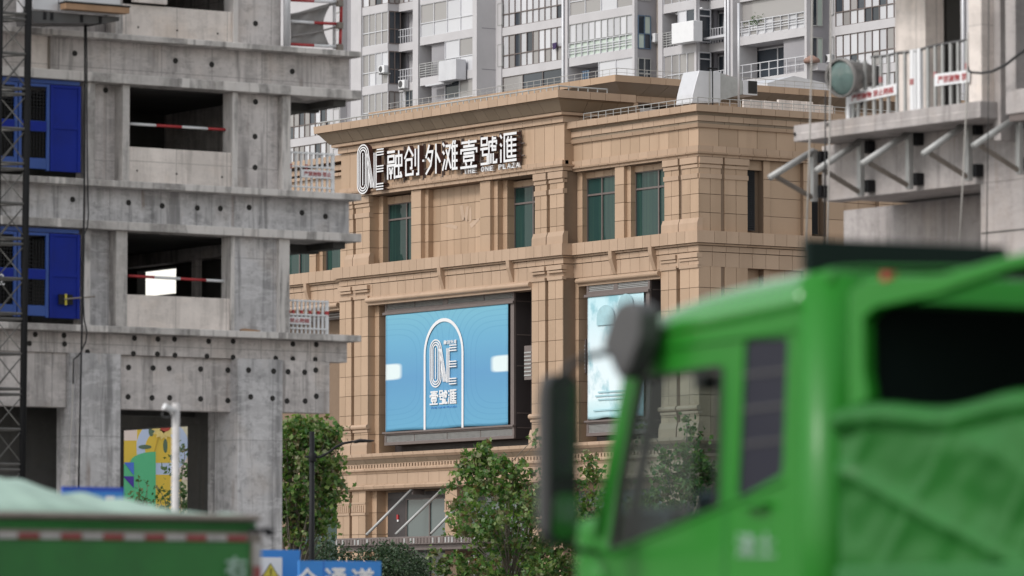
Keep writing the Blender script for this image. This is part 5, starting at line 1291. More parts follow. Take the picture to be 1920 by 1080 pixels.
# ---- hanging cables
yc = Y0 - .45
c = MB(); c.path([PY(a, b, yc) for a, b in ((159, 44), (159.5, 150), (159, 250), (157.5, 400), (155, 560), (152.5, 660), (150.5, 760), (148, 880), (147, 960))], .022, 6)
tag(c.build('hoist_cable', 'black', None, smooth=True), 'taut black cable hanging straight down from the hoist cage', 'cable')
c = MB(); c.path([PY(a, b, yc - .1) for a, b in ((162, 46), (163, 120), (163, 200), (164, 330), (166, 400), (164, 425), (158, 440), (156, 560), (158, 600), (163, 622), (161, 640), (152, 660), (146, 668), (138, 674), (137, 720))], .016, 6)
tag(c.build('looping_cable', 'black', None, smooth=True), 'thinner black cable sagging in loops beside the taut hoist cable', 'cable')
c = MB(); c.path([PY(a, b, Y0 + .1) for a, b in ((137, 672), (137, 700), (136, 760), (133, 810), (130, 850), (130, 880), (132, 912), (133, 940))], .014, 6)
tag(c.build('grey_hose', 'rope', None, smooth=True), 'pale hose hanging down the left side of the first concrete column', 'hose')
# ================================================================== concrete building at upper right
XQ = PD(1660, 240, 85).x
def qy(px, py=240, d=0.0): return PX(px, py, XQ + d).y
def qz(px, py, d=0.0): return PX(px, py, XQ + d).z
cb = thing('concrete_building', 'smooth grey concrete building with a cantilevered balcony slab at upper right', 'building', (XQ, qy(1840), 0))
ya, yb = qy(1488), qy(1838); zs1, zs0 = (qz(1488, 237) + qz(1838, 187)) / 2, (qz(1488, 270) + qz(1838, 216)) / 2
bx('balcony_slab', 'conc_right', cb, XQ, XQ + 9, yb, ya, zs0, zs1, bevel=.012)
bx('form_joint', 'conc', cb, XQ - .004, XQ - .0005, yb + .02, ya - .02, zs0 + (zs1 - zs0) * .44, zs0 + (zs1 - zs0) * .50)
for c, cc in ((1491, 252), (1553, 234)): p = PX(c, cc, XQ); MB().lathe((p.x + .002, p.y, p.z), (-1, 0, 0), [(.035, 0), (.035, .012), (.02, .006), (.001, .006)], 10).build('bolt_hole', 'hole', cb)
BQ = .85
def by(px, py=330): return qy(px, py, BQ)
zb0 = qz(1700, 360, BQ)
bx('edge_beam', 'conc_right', cb, XQ + BQ, XQ + BQ + .4, qy(2300, 300, BQ), by(1546), zb0, zs0 - .001, bevel=.01)
bx('beam_end', 'conc_light', cb, XQ + BQ - .01, XQ + BQ + .38, by(1546) + .001, by(1546) + .05, zb0, zs0 - .01)
WQ = 1.15; WR = 2.3
bx('lower_wall', 'conc_right', cb, XQ + WR, XQ + WR + .3, qy(1900, 400, WR), qy(1582, 400, WR), 0, zb0 - .001)
bx('beam_soffit', 'conc_right', cb, XQ + BQ + .401, XQ + 9, qy(2300, 300, BQ), by(1546), zb0 + .05, zb0 + .3)
bx('lower_wall', 'conc_right', cb, XQ + WQ - .30, XQ + WQ + .3, qy(2300, 400, WQ), qy(1866, 400, WQ) - .001, 0, zb0 - .002)
bx('form_joint', 'conc_dark', cb, XQ + WQ - .306, XQ + WQ - .301, qy(2300, 400, WQ), qy(1866, 400, WQ) - .01, qz(1900, 436, WQ) - .012, qz(1900, 436, WQ) + .012)
# upper storey: pillars with gaps between
zt = qz(1700, -120)
def pil(a, b, d0, d1, m, name='pillar'): bx(name, m, cb, XQ + d0, XQ + d1, qy(b, 100, d0), qy(a, 100, d0), zs1 + .001, zt, bevel=.01)
pil(1678, 1735, 1.4, 1.8, 'conc_light'); pil(1735.5, 1776, 1.9, 2.2, 'conc_dark', 'shade_panel'); pil(1816, 1840, .1, .5, 'conc_light')  # dark sheet in the gap carries the painted shade of the recess
bx('side_wall', 'conc_right', cb, XQ + .36, XQ + .8, qy(1876, 150, .36), qy(1840, 150, .1), zb0 + .6, zt)
yw = qy(1876, 150, .36)
zw0 = qz(1900, 212, .0); wz0 = qz(1905, 167, .0)
bx('end_wall', 'conc_right', cb, XQ + .02, XQ + .5, qy(2300, 150), qy(1884, 150), zw0, wz0 - .002); bx('end_wall', 'conc_right', cb, XQ + .02, XQ + .5, qy(1903, 150), qy(1884, 150), wz0, zt)
bx('window_recess', 'hole', cb, XQ + .25, XQ + .3, qy(2300, 150), qy(1903, 150), wz0, zt); bx('bracket_pad', 'bronze', cb, XQ + .05, XQ + .4, qy(1990, 200), qy(1888, 200), zw0 - .12, zw0 - .003)
bx('upper_slab', 'conc_right', cb, XQ, XQ + 9, qy(2300), ya, zt, zt + .3)
# triangular steel brackets bolted to the beam
def bracket(label, tip, top, bot, box):
    """a steel triangle standing off the beam: outer tip, upright with its head and foot"""
    y = qy(top[0], (top[1] + bot[1]) / 2, BQ - .22); xu = XQ + BQ - .22
    zt_, zb_ = PX(top[0], top[1], xu).z, PX(bot[0], bot[1], xu).z; zt2 = PY(tip[0], tip[1], y)
    t = thing('steel_bracket', label, 'bracket', (xu, y, zb_), 'triangular steel brackets along the beam')
    MB().tube((xu, y, zt_), (zt2.x, y, zt2.z), .055, 10).build('strut', 'steel', t, smooth=True)
    MB().box(xu - .05, xu + .05, y - .05, y + .05, zb_ - .05, zt_ + .02).build('upright', 'steel', t, bevel=.008)
    d_ = (Vector((zt2.x + .16, y, zt2.z)) - Vector((xu, y, zb_))); 
    MB().tube((xu, y, zb_), (zt2.x + .14, y, zt2.z + .02), .045, 4).build('brace', 'grime', t)
    for z in (zt_ - .10, zb_ + .12):
        MB().box(xu + .051, XQ + BQ - .005, y - .12, y + .08, z - .10, z + .10).build('anchor_block', 'black', t, bevel=.01)
    return t
bl = ['leftmost triangular steel bracket, in front of the tan mall wall', 'second triangular steel bracket from the left under the balcony slab', 'middle one of the five triangular steel brackets under the balcony slab', 'fourth triangular steel bracket, below the right end of the balcony slab', 'rightmost triangular steel bracket, at the edge of the photograph']
for l, tp, a, b in zip(bl, ((1443, 333), (1531, 320), (1617, 307), (1731, 289), (1825, 274)), ((1526, 283), (1614, 264), (1705, 249), (1816, 229), (1912, 217)), ((1527, 372), (1615, 362), (1706, 349), (1818, 333), (1914, 321))):
    bracket(l, tp, a, b, None)
M['faded_red'] = paint('faded_red', (.40, .17, .17), .7, 0, .4)
# railing along the slab with two warning boards
rq = thing('site_railing', 'white barred site railing with two red lettered boards on the balcony slab', 'railing', (XQ + .1, qy(1700), zs1))
xr_ = XQ + .10
ry = lambda px, py=150: PX(px, py, xr_).y
zh = PX(1815, 75, xr_).z - PX(1815, 190, xr_).z
y1_, y2_ = ry(1600), ry(1814)
MB().path([(xr_, ry(a, b), PX(a, b, xr_).z) for a, b in ((1634, 107), (1660, 105), (1680, 100), (1715, 97), (1735, 90), (1765, 83), (1815, 75))], .022, 8).build('top_rail', 'pod', rq, smooth=True)
for i, c in enumerate((1592, 1600, 1609, 1622, 1639, 1652, 1666, 1682, 1697, 1712, 1717, 1725, 1740, 1754, 1768, 1783, 1797, 1813)):
    f = (c - 1634) / (1815 - 1634); top = PX(c, 107 - 32 * max(0, f) + (6 if c < 1634 else 0), xr_).z; y = ry(c); r = .024 if c not in (1712, 1725, 1592) else .042
    o = bx('bar', 'white' if c in (1592, 1717, 1725, 1712) else 'steel', rq, xr_ - r * .8, xr_ + r * .8, y - r, y + r, zs1, top)
    if i % 4 != 1: continue
    zr_ = zs1 + (top - zs1) * (.42 + .06 * (i % 3)); bx('red_band', 'faded_red', o, xr_ - r * .8 - .003, xr_ + r * .8 + .003, y - r - .003, y + r + .003, zr_, zr_ + .10)
for a, b, t0, b0, t1, b1, tx in ((1588, 1681, 176, 196, 156, 177, '严禁抛物 禁止跨越'), (1752, 1817, 139, 162, 131, 154, '严禁抛物 禁')):
    X_ = xr_ - .05; p = [PX(a, t0, X_), PX(b, t1, X_), PX(b, b1, X_), PX(a, b0, X_)]
    q = MB().add([tuple(v) for v in p] + [(v.x + .015, v.y, v.z) for v in p], [(0, 1, 2, 3), (4, 5, 6, 7), (0, 1, 5, 4), (1, 2, 6, 5), (2, 3, 7, 6), (3, 0, 4, 7)]); o = q.build('warning_board', 'white', rq)
    g = MB(); za, zb = (p[3].z, p[0].z); put_text(g, tx, 'X', 0, 0, 1, 0, 1, .006)
    g.v = [(X_ - .004 + v[0], p[0].y + (p[1].y - p[0].y) * (.10 + .84 * v[1]), p[3].z + (p[2].z - p[3].z) * (.1 + .84 * v[1]) + (p[0].z - p[3].z) * (.2 + .6 * v[2])) for v in g.v]
    g.build('lettering', 'red', o)
# floodlight on the rail
fl = thing('floodlight', 'large round grey floodlight with a greenish lens at the left end of the balcony railing', 'floodlight', PX(1600, 180, XQ - .1))
p = PX(1577, 146, XQ - .25); ax = (DH * -.60 - RT * .62 + Vector((0, 0, -.14))).normalized()
R_ = .305
MB().lathe(p, -ax, [(R_ * 1.06, -.02), (R_ * 1.08, .02), (R_ * 1.0, .05), (R_ * .92, .12), (R_ * .80, .34), (R_ * .70, .46), (R_ * .68, .60), (R_ * .4, .63), (.001, .63)], 36).build('housing', 'lampgrey', fl, smooth=True)
MB().lathe(p, -ax, [(.001, -.03), (R_ * .5, -.02), (R_ * .90, .015), (R_ * .95, .03)], 36).build('lens', 'lens', fl, smooth=True)
MB().lathe(p, -ax, [(R_ * .95, -.02), (R_ * 1.08, -.03), (R_ * 1.10, .03)], 36).build('bezel', 'lampgrey', fl, smooth=True)
e = p - ax * .60
MB().box(e.x - .05, e.x + .22, e.y - .16, e.y + .16, e.z - .18, e.z + .15).build('gear_box', 'pod', fl, bevel=.02)
MB().path([e, e + Vector((.1, .1, -.3)), Vector((XQ + .1, e.y, zs1))], .03, 8).build('stand', 'pod', fl, smooth=True)
# ropes and cables at the right
def line(name, label, pts, r, m, X=None, cat='rope', grp=None):
    c = MB(); c.path([PX(a, b, X) for a, b in pts], r, 6); o = tag(c.build(name, m, None, smooth=True), label, cat, grp); return o
line('hanging_rope', 'pale rope hanging in front of the tan mall corner, left of the steel brackets', [(1523, -20), (1521, 150), (1517, 300), (1511, 470)], .016, 'rope', XQ - .6)
line('hanging_rope', 'pale rope hanging just right of the first steel bracket', [(1558, -20), (1557, 150), (1554, 330), (1551, 470)], .016, 'rope', XQ - .5)
line('hanging_rope', 'dark thin rope between the two pale ropes by the slab end', [(1548, 170), (1547, 300), (1546, 470)], .014, 'plastic', XQ - .4)
line('hanging_rope', 'pale rope hanging past the right end of the balcony slab', [(1815, 60), (1812, 200), (1806, 330), (1798, 470)], .014, 'rope', XQ - .5)
line('hanging_rope', 'fine dark wire hanging in front of the right-hand concrete wall', [(1854, -20), (1853, 200), (1850, 470)], .008, 'plastic', XQ - .5)
line('swooping_cable', 'black cable swooping from the railing end up to the right', [(1815, 125), (1816, 132), (1822, 136), (1840, 137), (1860, 134), (1885, 122), (1905, 106), (1935, 84)], .022, 'plastic', XQ - .3, 'cable')
import mathutils.noise as mnoise
# ================================================================== mural hoarding seen through the open ground floor
YM = PD(300, 870, 150).y
mur = thing('mural_hoarding', 'colourful printed mural with a sunflower and green shapes seen between the concrete columns', 'mural', (xY(295, YM), YM, 0))
for nm, c in (('mur_cream', (.78, .70, .52)), ('mur_pink', (.80, .66, .60)), ('mur_yellow', (.76, .52, .06)), ('mur_green', (.10, .50, .24)), ('mur_blue', (.07, .18, .66)), ('mur_indigo', (.06, .03, .33)), ('mur_sky', (.52, .60, .80)), ('mur_ochre', (.55, .36, .04)), ('mur_leaf', (.10, .16, .10)), ('mur_petal', (.80, .62, .22)), ('mur_red', (.45, .06, .04))):
    M[nm] = paint(nm, c, .5, 0, .05)
def mp(px, py, k): p = PY(px, py, YM - .004 * k); return (p.x, p.z)
def mpoly(name, pts, k, m): MB().prism([mp(a, b, k) for a, b in pts], 'Y', YM - .004 * k, YM + .01 - .004 * k).build(name, m, mur)
bx('board', 'mur_cream', mur, xY(200, YM), xY(440, YM), YM + .012, YM + .3, 0, zY(300, 760, YM))
mpoly('print_field', [(200, 760), (345, 760), (345, 1040), (200, 1040)], 1, 'mur_cream'); mpoly('print_field', [(200, 770), (257, 770), (257, 826), (200, 826)], 2, 'mur_pink'); mpoly('print_field', [(200, 826), (256, 826), (256, 868), (200, 868)], 2, 'mur_yellow'); mpoly('print_field', [(257, 770), (290, 770), (290, 830), (257, 830)], 2, 'mur_yellow')
def circ(cx, cy_, rx, ry, n=28): return [(cx + rx * cos(2 * pi * i / n), cy_ + ry * sin(2 * pi * i / n)) for i in range(n)]
mpoly('print_disc', circ(305, 838, 49, 52), 3, 'mur_sky'); mpoly('print_disc', circ(300, 842, 28, 34), 4, 'mur_yellow'); mpoly('print_field', [(291, 850), (320, 830), (322, 868), (291, 868)], 5, 'mur_yellow')
mpoly('print_field', [(292, 868), (335, 868), (335, 892), (292, 892)], 4.5, 'mur_sky'); mpoly('print_field', [(292, 890), (340, 890), (340, 1040), (292, 1040)], 5, 'mur_yellow'); mpoly('print_field', [(330, 860), (360, 860), (360, 900), (330, 900)], 2, 'mur_pink')
mpoly('print_leaf', circ(272, 838, 12, 4), 6, 'mur_leaf'); mpoly('print_leaf', circ(310, 836, 4, 13), 6, 'mur_leaf'); mpoly('print_leaf', circ(284, 808, 5, 10), 6, 'mur_leaf'); mpoly('print_stem', [(296, 820), (299, 820), (291, 848), (288, 848)], 7, 'mur_ochre')
for i in range(14):
    a = 2 * pi * i / 14; c_, s_ = cos(a), sin(a); cx, cy_ = 307, 805
    mpoly('print_petal', [(cx + 5 * -s_, cy_ + 5 * c_), (cx + 12 * c_ - 5 * s_, cy_ + 12 * s_ + 5 * c_), (cx + 23 * c_, cy_ + 20 * s_), (cx + 12 * c_ + 5 * s_, cy_ + 12 * s_ - 5 * c_), (cx + 5 * s_, cy_ - 5 * c_)], 8 + (i % 3), 'mur_petal')
mpoly('print_flower_heart', circ(310, 800, 10, 9), 12, 'mur_red')
mpoly('print_green_arch', [(230, 1040), (230, 872)] + [(292 - 47 * cos(a), 866 - 19 * sin(a)) for a in [pi / 2 * i / 10 for i in range(11)]] + [(292, 1040)], 9, 'mur_green')
mpoly('print_triangle', [(233, 867), (251, 867), (251, 891)], 13, 'mur_blue'); mpoly('print_triangle', [(231, 893), (251, 893), (251, 915)], 13, 'mur_indigo')
# ================================================================== trees and hedges
LEAF = [(0, 0, 0), (-.46, .28, .10), (-.62, .62, .04), (-.22, .66, .10), (0, 1.0, -.06), (.22, .66, .10), (.62, .62, .04), (.46, .28, .10)]
def leaves(mb, rg, c, rad, n, size, flat=.75):
    for _ in range(n):
        p = Vector((rg.gauss(0, rad), rg.gauss(0, rad), rg.gauss(0, rad * flat))) + c
        nrm = Vector((rg.uniform(-1, 1), rg.uniform(-1, 1), rg.uniform(-.25, 1.2))).normalized()
        u = nrm.cross(Vector((rg.uniform(-1, 1), rg.uniform(-1, 1), rg.uniform(-1, 1)))).normalized(); v = nrm.cross(u); s = size * rg.uniform(.6, 1.25)
        mb.add([p + u * (a * s) + v * (b * s) + nrm * (h * s) for a, b, h in LEAF], [(0, 4, 3, 2, 1), (0, 7, 6, 5, 4)])
def tree(name, label, D, prof, nclump, nleaf, size, m, seed, group=None, trunk_r=.13, ground=0.0, rad=.30, twigs=(), base_px=None):
    """prof: (py, left px, right px) outline read at distance D; clumps fill the round volume inside it"""
    rg = random.Random(seed); base = PD(base_px if base_px else (prof[-1][1] + prof[-1][2]) / 2, prof[-1][0], D); base.z = ground
    t = thing(name, label, 'tree' if 'tree' in name else 'shrub', base, group)
    lv = MB(); wd = MB(); top = PD((prof[0][1] + prof[0][2]) / 2, prof[0][0], D)
    mid = base.lerp(top, .45); mid.x = base.x + .1; 
    wd.path([base, base.lerp(mid, .5) + Vector((.05, .04, 0)), mid, mid.lerp(top, .6)], trunk_r, 8, 0, trunk_r * .25)
    def at(py, f=None):
        for (a, b, c), (d, e, g) in zip(prof, prof[1:]):
            if a <= py <= d: k = (py - a) / max(1e-6, d - a); return b + (e - b) * k, c + (g - c) * k
        return prof[-1][1:]
    W_ = [(b + 0.0) for a, b, c in prof]
    hs_ = []
    for (a, b, c), (d, e, g) in zip(prof, prof[1:]): hs_.append((a, d, (d - a) * ((c - b) + (g - e)) * .5 * ((c - b) + (g - e)) ** .5))
    tot = sum(h[2] for h in hs_)
    for i in range(nclump):
        x = rg.uniform(0, tot)
        for a, d, w_ in hs_:
            if x <= w_: break
            x -= w_
        py = rg.uniform(a, d); l, r_ = at(py); c = PD((l + r_) / 2, py, D); R_ = (r_ - l) / 2 / 9794 * D
        an = rg.uniform(0, 2 * pi); rr = R_ * sqrt(rg.uniform(.10, 1.0)) * (.62 + .60 * (.5 + .5 * mnoise.noise(Vector((cos(an) * 1.3, sin(an) * 1.3, py * .022 + seed)))) + rg.uniform(-.08, .20))
        q = c + Vector((cos(an) * rr, sin(an) * rr, 0)); n = int(nleaf * rg.uniform(.5, 1.4))
        leaves(lv, rg, q, rad * rg.uniform(.45, 1.05), n, size)
        if i % 3 == 0:
            k = rg.uniform(.25, .95); s_ = base.lerp(mid.lerp(top, .6), min(.98, max(.25, (q.z - base.z) / max(.1, (top.z - base.z)) * .72)))
            wd.path([s_, s_.lerp(q, .5) + Vector((0, 0, .12 * R_)), q], .022 + .02 * (1 - k), 5, 0, .008)
    for px, py, n in twigs:
        q = PD(px, py, D); leaves(lv, rg, q, rad * .42, n, size); l, r_ = at(min(prof[-1][0], py + 45)); s_ = PD((l + r_) / 2 * .5 + px * .5, py + 50, D); wd.path([s_, s_.lerp(q, .6) + Vector((.05, 0, .05)), q], .016, 5, 0, .006)
    wd.build('trunk', 'bark', t, smooth=True); tag(lv.build('crown', m, t, fix=False), kind='stuff')
    return t
tree('street_tree', 'plane tree with browning leaves standing before the mall entrance, left of the truck mirror', 170,
     [(846, 893, 922), (872, 880, 945), (900, 860, 985), (925, 850, 1035), (965, 842, 1085), (1010, 850, 1110), (1050, 850, 1130), (1130, 850, 1140)], 165, 46, .165, 'leaf', 31, 'street trees along the pavement', .15, 0, .27,
     ((907, 836, 30), (912, 850, 26), (903, 862, 22), (935, 858, 18), (972, 872, 18), (1000, 886, 18), (1022, 900, 14), (872, 852, 16), ((838), 920, 16), (907, 843, 26), (868, 872, 22), (850, 908, 20), (853, 948, 20), (880, 880, 24), (985, 900, 18), (1005, 818, 14), (1006, 830, 12), (848, 978, 18), (812, 1038, 30), (838, 1052, 36), (858, 1042, 30), (830, 1068, 36), (945, 872, 24), (960, 890, 24), (815, 1060, 24)), 985)
tree('street_tree', 'green plane tree behind the black street lamp, beside the last concrete column', 150,
     [(778, 530, 600), (800, 515, 632), (840, 500, 640), (880, 495, 646), (930, 500, 645), (975, 505, 628), (1012, 512, 585)], 155, 44, .145, 'leaf', 8, 'street trees along the pavement', .12, 0, .25, ((632, 840, 20), (640, 905, 20), (605, 995, 16), (622, 1000, 12)), 540)
tree('street_tree', 'small bright green tree seen through the truck cab window', 165,
     [(775, 1278, 1296), (815, 1265, 1310), (850, 1240, 1345), (900, 1190, 1390), (960, 1160, 1420), (1100, 1150, 1430)], 150, 44, .155, 'leaf', 12, 'street trees along the pavement', .13, 0, .25, ((1207, 800, 20), (1210, 825, 26), (1285, 785, 20), (1240, 850, 20)), 1290)
tree('street_tree', 'brown leaved street tree showing between the truck mirrors and the cab pillar', 172,
     [(862, 1092, 1108), (890, 1085, 1118), (930, 1075, 1130), (980, 1070, 1145), (1100, 1060, 1150)], 75, 36, .155, 'leaf', 17, 'street trees along the pavement', .12, 0, .28, ((1100, 850, 14), (1112, 900, 14)), 1105)
tree('young_tree', 'young tree with sparse leaves before the mural, right of the white camera pole', 140,
     [(838, 340, 354), (870, 322, 358), (905, 302, 362), (950, 296, 362), (1000, 300, 360)], 46, 16, .10, 'leaf_dark', 4, 'young trees in front of the mural', .07, 0, .20, ((318, 855, 12), (345, 840, 10), (300, 920, 12)), 335)
tree('young_tree', 'low sparse young tree before the green part of the mural', 140,
     [(893, 254, 262), (915, 246, 274), (940, 236, 282), (980, 232, 285)], 22, 14, .085, 'leaf_dark', 5, 'young trees in front of the mural', .05, 0, .15, ((258, 900, 8), (276, 905, 8)), 258)
tree('clipped_shrub', 'dark green bush between the street lamp and the mall canopy', 200, [(1018, 590, 630), (1032, 560, 652), (1060, 545, 668), (1120, 545, 670)], 90, 60, .10, 'leaf_hedge', 6, 'dark bushes before the mall entrance', .1, 0, .30)
tree('clipped_shrub', 'wide dark green bush under the entrance canopy above the blue board', 200, [(1026, 700, 745), (1040, 672, 782), (1062, 655, 802), (1120, 650, 812)], 130, 62, .10, 'leaf_hedge', 9, 'dark bushes before the mall entrance', .1, 0, .30)
# ================================================================== street furniture
p0 = PD(585, 830, 135); lp_ = thing('street_lamp', 'black street lamp with a curved arm in front of the left plane tree', 'street lamp', (p0.x, p0.y, 0))
zt = PD(586, 809, 135).z
MB().path([(p0.x, p0.y, 0), (p0.x, p0.y, zt * .5), (p0.x, p0.y, zt)], .085, 12, 0, .065).build('pole', 'black', lp_, smooth=True)
L = lambda px, py: PD(px, py, 135)
MB().path([L(586, 857), L(600, 857), L(614, 850), L(630, 838), L(645, 831), L(662, 828)], .032, 8).build('arm', 'black', lp_, smooth=True)
a, b = L(660, 828.5), L(702, 826.5); dv = (b - a).normalized(); sd_ = dv.cross(Vector((0, 0, 1))).normalized()
q = MB(); prof_ = [(0, .05, .02), (.15, .10, .045), (.35, .13, .05), (.8, .12, .035), (1, .06, .012)]
rows = []
for f, w_, h_ in prof_:
    c = a + (b - a) * f; rows.append([tuple(c + sd_ * (w_ * cos(t_)) + Vector((0, 0, h_ * sin(t_) + (.02 if f == .35 else 0)))) for t_ in [2 * pi * i / 12 for i in range(13)]])
q.sheet(rows).build('lamp_head', 'black', lp_, smooth=True)
MB().tube(L(571, 856.5), L(588, 856.5), .03, 6).build('side_stub', 'black', lp_, smooth=True); MB().lathe(L(586, 857) - Vector((0, 0, .12)), (0, 0, 1), [(.09, 0), (.10, .02), (.10, .2), (.09, .22)], 12).build('collar', 'black', lp_, smooth=True)
# camera pole
p0 = PD(327.5, 850, 70); cp = thing('camera_pole', 'rusty white pole carrying a small white camera in front of the mural', 'camera pole', (p0.x, p0.y, 0))
pt = PD(330, 756, 70)
M['pole_white'] = paint('chipped_white_pole', (.52, .50, .50), .6, 0, .5, 6)
MB().path([(p0.x, p0.y, 0), (pt.x, pt.y, pt.z)], .052, 12).build('pole', 'pole_white', cp, smooth=True)
h = PD(314, 766, 69.9)
MB().lathe(h + RT * .02, -RT * .75 + Vector((0, 0, .30)) - DH * .35, [(.001, -.075), (.04, -.075), (.04, .05), (.047, .055), (.047, .08), (.036, .08), (.001, .07)], 14).build('camera_body', 'white', cp, smooth=True); MB().path([h + RT * .05, PD(322, 775, 70), PD(327, 778, 70)], .022, 6).build('camera_arm', 'white', cp, smooth=True)
MB().path([PD(307, 772, 69.9), PD(303, 776, 69.9), PD(305, 781, 69.9), PD(313, 783, 69.9), PD(324, 779, 69.9)], .008, 5).build('camera_lead', 'pod', cp, smooth=True)
# blue site boards
def board(label, D, px0, px1, pytop, m, name='site_board'):
    yb_ = PD(px0, pytop, D).y; t = thing(name, label, 'site board', (xY((px0 + px1) / 2, yb_), yb_, 0), 'blue boards along the site edge'); z1 = zY((px0 + px1) / 2, pytop, yb_)
    bx('board', m, t, xY(px0, yb_), xY(px1, yb_), yb_, yb_ + .04, .2, z1, bevel=.004)
    for f in (.1, .9): x = xY(px0 + (px1 - px0) * f, yb_); bx('prop', 'steel', t, x - .03, x + .03, yb_ + .041, yb_ + .10, 0, z1 - .05)
    return t, yb_
t, yb_ = board('dark blue board with a white strip showing above the left truck tarpaulin', 62, 120, 234.5, 913, 'deepblue'); bx('white_strip', 'white', t, xY(200, yb_), xY(216, yb_), yb_ - .012, yb_ - .002, zY(210, 945, yb_), zY(210, 930, yb_)); bx('lower_panel', 'signblue', t, xY(121, yb_), xY(233, yb_), yb_ - .008, yb_ - .002, zY(210, 980, yb_), zY(210, 922, yb_))
t, yb_ = board('blue board with a white panel and yellow warning triangle beside the left truck', 80, 470, 564.5, 1031, 'signblue')
wp = bx('notice', 'white', t, xY(485, yb_), xY(530, yb_), yb_ - .012, yb_ - .002, zY(510, 1140, yb_), zY(510, 1045, yb_))
tri = lambda k: [(xY(508 - k, yb_), zY(508, 1055 + (19 - k) * 1.5 * .0 + 28, yb_)), (xY(508 + k, yb_), zY(508, 1083, yb_)), (xY(508, yb_), zY(508, 1083 - k * 1.5, yb_))]
def trip(k, cy_): return [(xY(508 - k, yb_), zY(508, cy_ + k * .75, yb_)), (xY(508 + k, yb_), zY(508, cy_ + k * .75, yb_)), (xY(508, yb_), zY(508, cy_ - k * .85, yb_))]
MB().prism(trip(17, 1070), 'Y', yb_ - .018, yb_ - .013).build('triangle_edge', 'black', wp); MB().prism(trip(14.4, 1070.4), 'Y', yb_ - .022, yb_ - .019).build('triangle', 'yellow', wp)
bx('mark', 'black', wp, xY(507, yb_), xY(509.2, yb_), yb_ - .026, yb_ - .023, zY(508, 1076, yb_), zY(508, 1066, yb_)); bx('mark', 'black', wp, xY(507, yb_), xY(509.2, yb_), yb_ - .026, yb_ - .023, zY(508, 1080, yb_), zY(508, 1078, yb_))
t, yb_ = board('longer lower blue board with white characters below the street lamp', 79, 562.5, 716, 1052, 'signblue')
def bold_text(mb, s, y, x0, x1, z0, z1, dz):
    for k, (ox, oz) in enumerate(((-1, 0), (1, 0), (0, -1), (0, 1), (0, 0))):
        put_text(mb, s, 'Y', y - .0025 * k, x0 + ox * dz, x1 + ox * dz, z0 + oz * dz, z1 + oz * dz, .004)
for ch, a, b in (('全', 557, 597), ('通', 610, 650), ('道', 660, 701)):
    q = MB(); bold_text(q, ch, yb_ - .006, xY(a, yb_), xY(b, yb_), zY(a, 1107, yb_), zY(a, 1066, yb_), .012); q.build('character', 'white', t)
bx('sheet_joint', 'deepblue', t, xY(608, yb_) - .005, xY(608, yb_) + .005, yb_ - .004, yb_ - .001, .2, zY(600, 1053, yb_))
p0 = PD(891, 1058, 171.4); ts = thing('traffic_sign', 'round red and white traffic sign half hidden by the plane tree leaves', 'traffic sign', (p0.x, p0.y, 0))
MB().lathe(p0, -DH, [(.001, .03), (.23, .03), (.24, .02), (.24, 0), (.001, 0)], 28).build('face', 'white', ts); MB().lathe(p0 - DH * .032, -DH, [(.12, 0), (.12, .006), (.215, .006), (.215, 0)], 28).build('red_ring', 'red', ts)
MB().tube((p0.x, p0.y + .06, 0), (p0.x, p0.y + .06, p0.z + .3), .03, 8).build('post', 'steel', ts, smooth=True)
# ================================================================== green tipper at the left: tailgate towards us, load under a tarpaulin
YT = PD(490, 1000, 38).y
lx = lambda px: xY(px, YT, 1000); lz = lambda py, px=300: zY(px, py, YT)
lt = thing('tipper_truck', 'dusty green tipper truck at lower left, load heaped under a pale green tarpaulin', 'truck', (lx(490) - 1.25, YT + 3, 0), 'green tipper trucks on the road')
xr_, xl_ = lx(489), lx(489) - 2.5
zr1 = lz(990)
bx('tailgate', 'truck_dull', lt, xl_ + .06, xr_ - .085, YT, YT + .08, 1.0, lz(1014), bevel=.01)
for a, b in ((xr_ - .083, xr_), (xl_, xl_ + .058)): bx('corner_post', 'grime', lt, a, b, YT - .02, YT + .16, .95, lz(997), bevel=.015)
bx('upper_panel', 'truck_dull', lt, xl_ + .06, xr_ - .085, YT + .03, YT + .075, lz(996) + .002, lz(976)); bx('top_board', 'grime', lt, xl_ + .06, xr_ - .085, YT - .004, YT + .075, lz(1013.5), lz(996), bevel=.008)
MB().tube((xl_ - .02, YT + .05, lz(985)), (xr_ - .03, YT + .05, lz(985)), .036, 12).build('top_rail', 'truck_dull', lt, smooth=True)
bx('rim', 'grime', lt, xl_, xr_ - .01, YT - .03, YT + .2, lz(976), lz(963), bevel=.02)
bx('latch', 'black', lt, lx(468), lx(500), YT - .05, YT + .03, lz(996), lz(988), bevel=.015); MB().tube((lx(495), YT - .02, lz(992)), (lx(507), YT - .03, lz(998)), .03, 8).build('latch', 'black', lt)
x = xr_ - .12; k = 0
while x > xl_ + .2:
    bx('reflective_strip', 'dull_red' if k % 2 == 0 else 'dull_white', lt, x - .165, x - .004, YT - .012, YT - .005, lz(1013), lz(1002)); x -= .172; k += 1
for k in range(6): bx('reflective_strip', 'dull_white' if k % 2 == 0 else 'dull_red', lt, xr_ - .07, xr_ - .012, YT - .028, YT - .021, lz(1016) - .17 * (k + 1) + .004, lz(1016) - .17 * k)
q = MB(); bold_text(q, '右', YT - .012, lx(421), lx(460), lz(1081), lz(1043), .006); q.build('character', 'tarp', lt)
bx('side_board', 'truck_dull', lt, xr_ - .09, xr_ - .01, YT + .17, YT + 5.5, 1.0, lz(990)); bx('side_board', 'truck_dull', lt, xl_ + .01, xl_ + .09, YT + .17, YT + 5.5, 1.0, lz(990)); bx('bed_floor', 'truck_dull', lt, xl_ + .05, xr_ - .05, YT + .1, YT + 5.5, .95, 1.1)
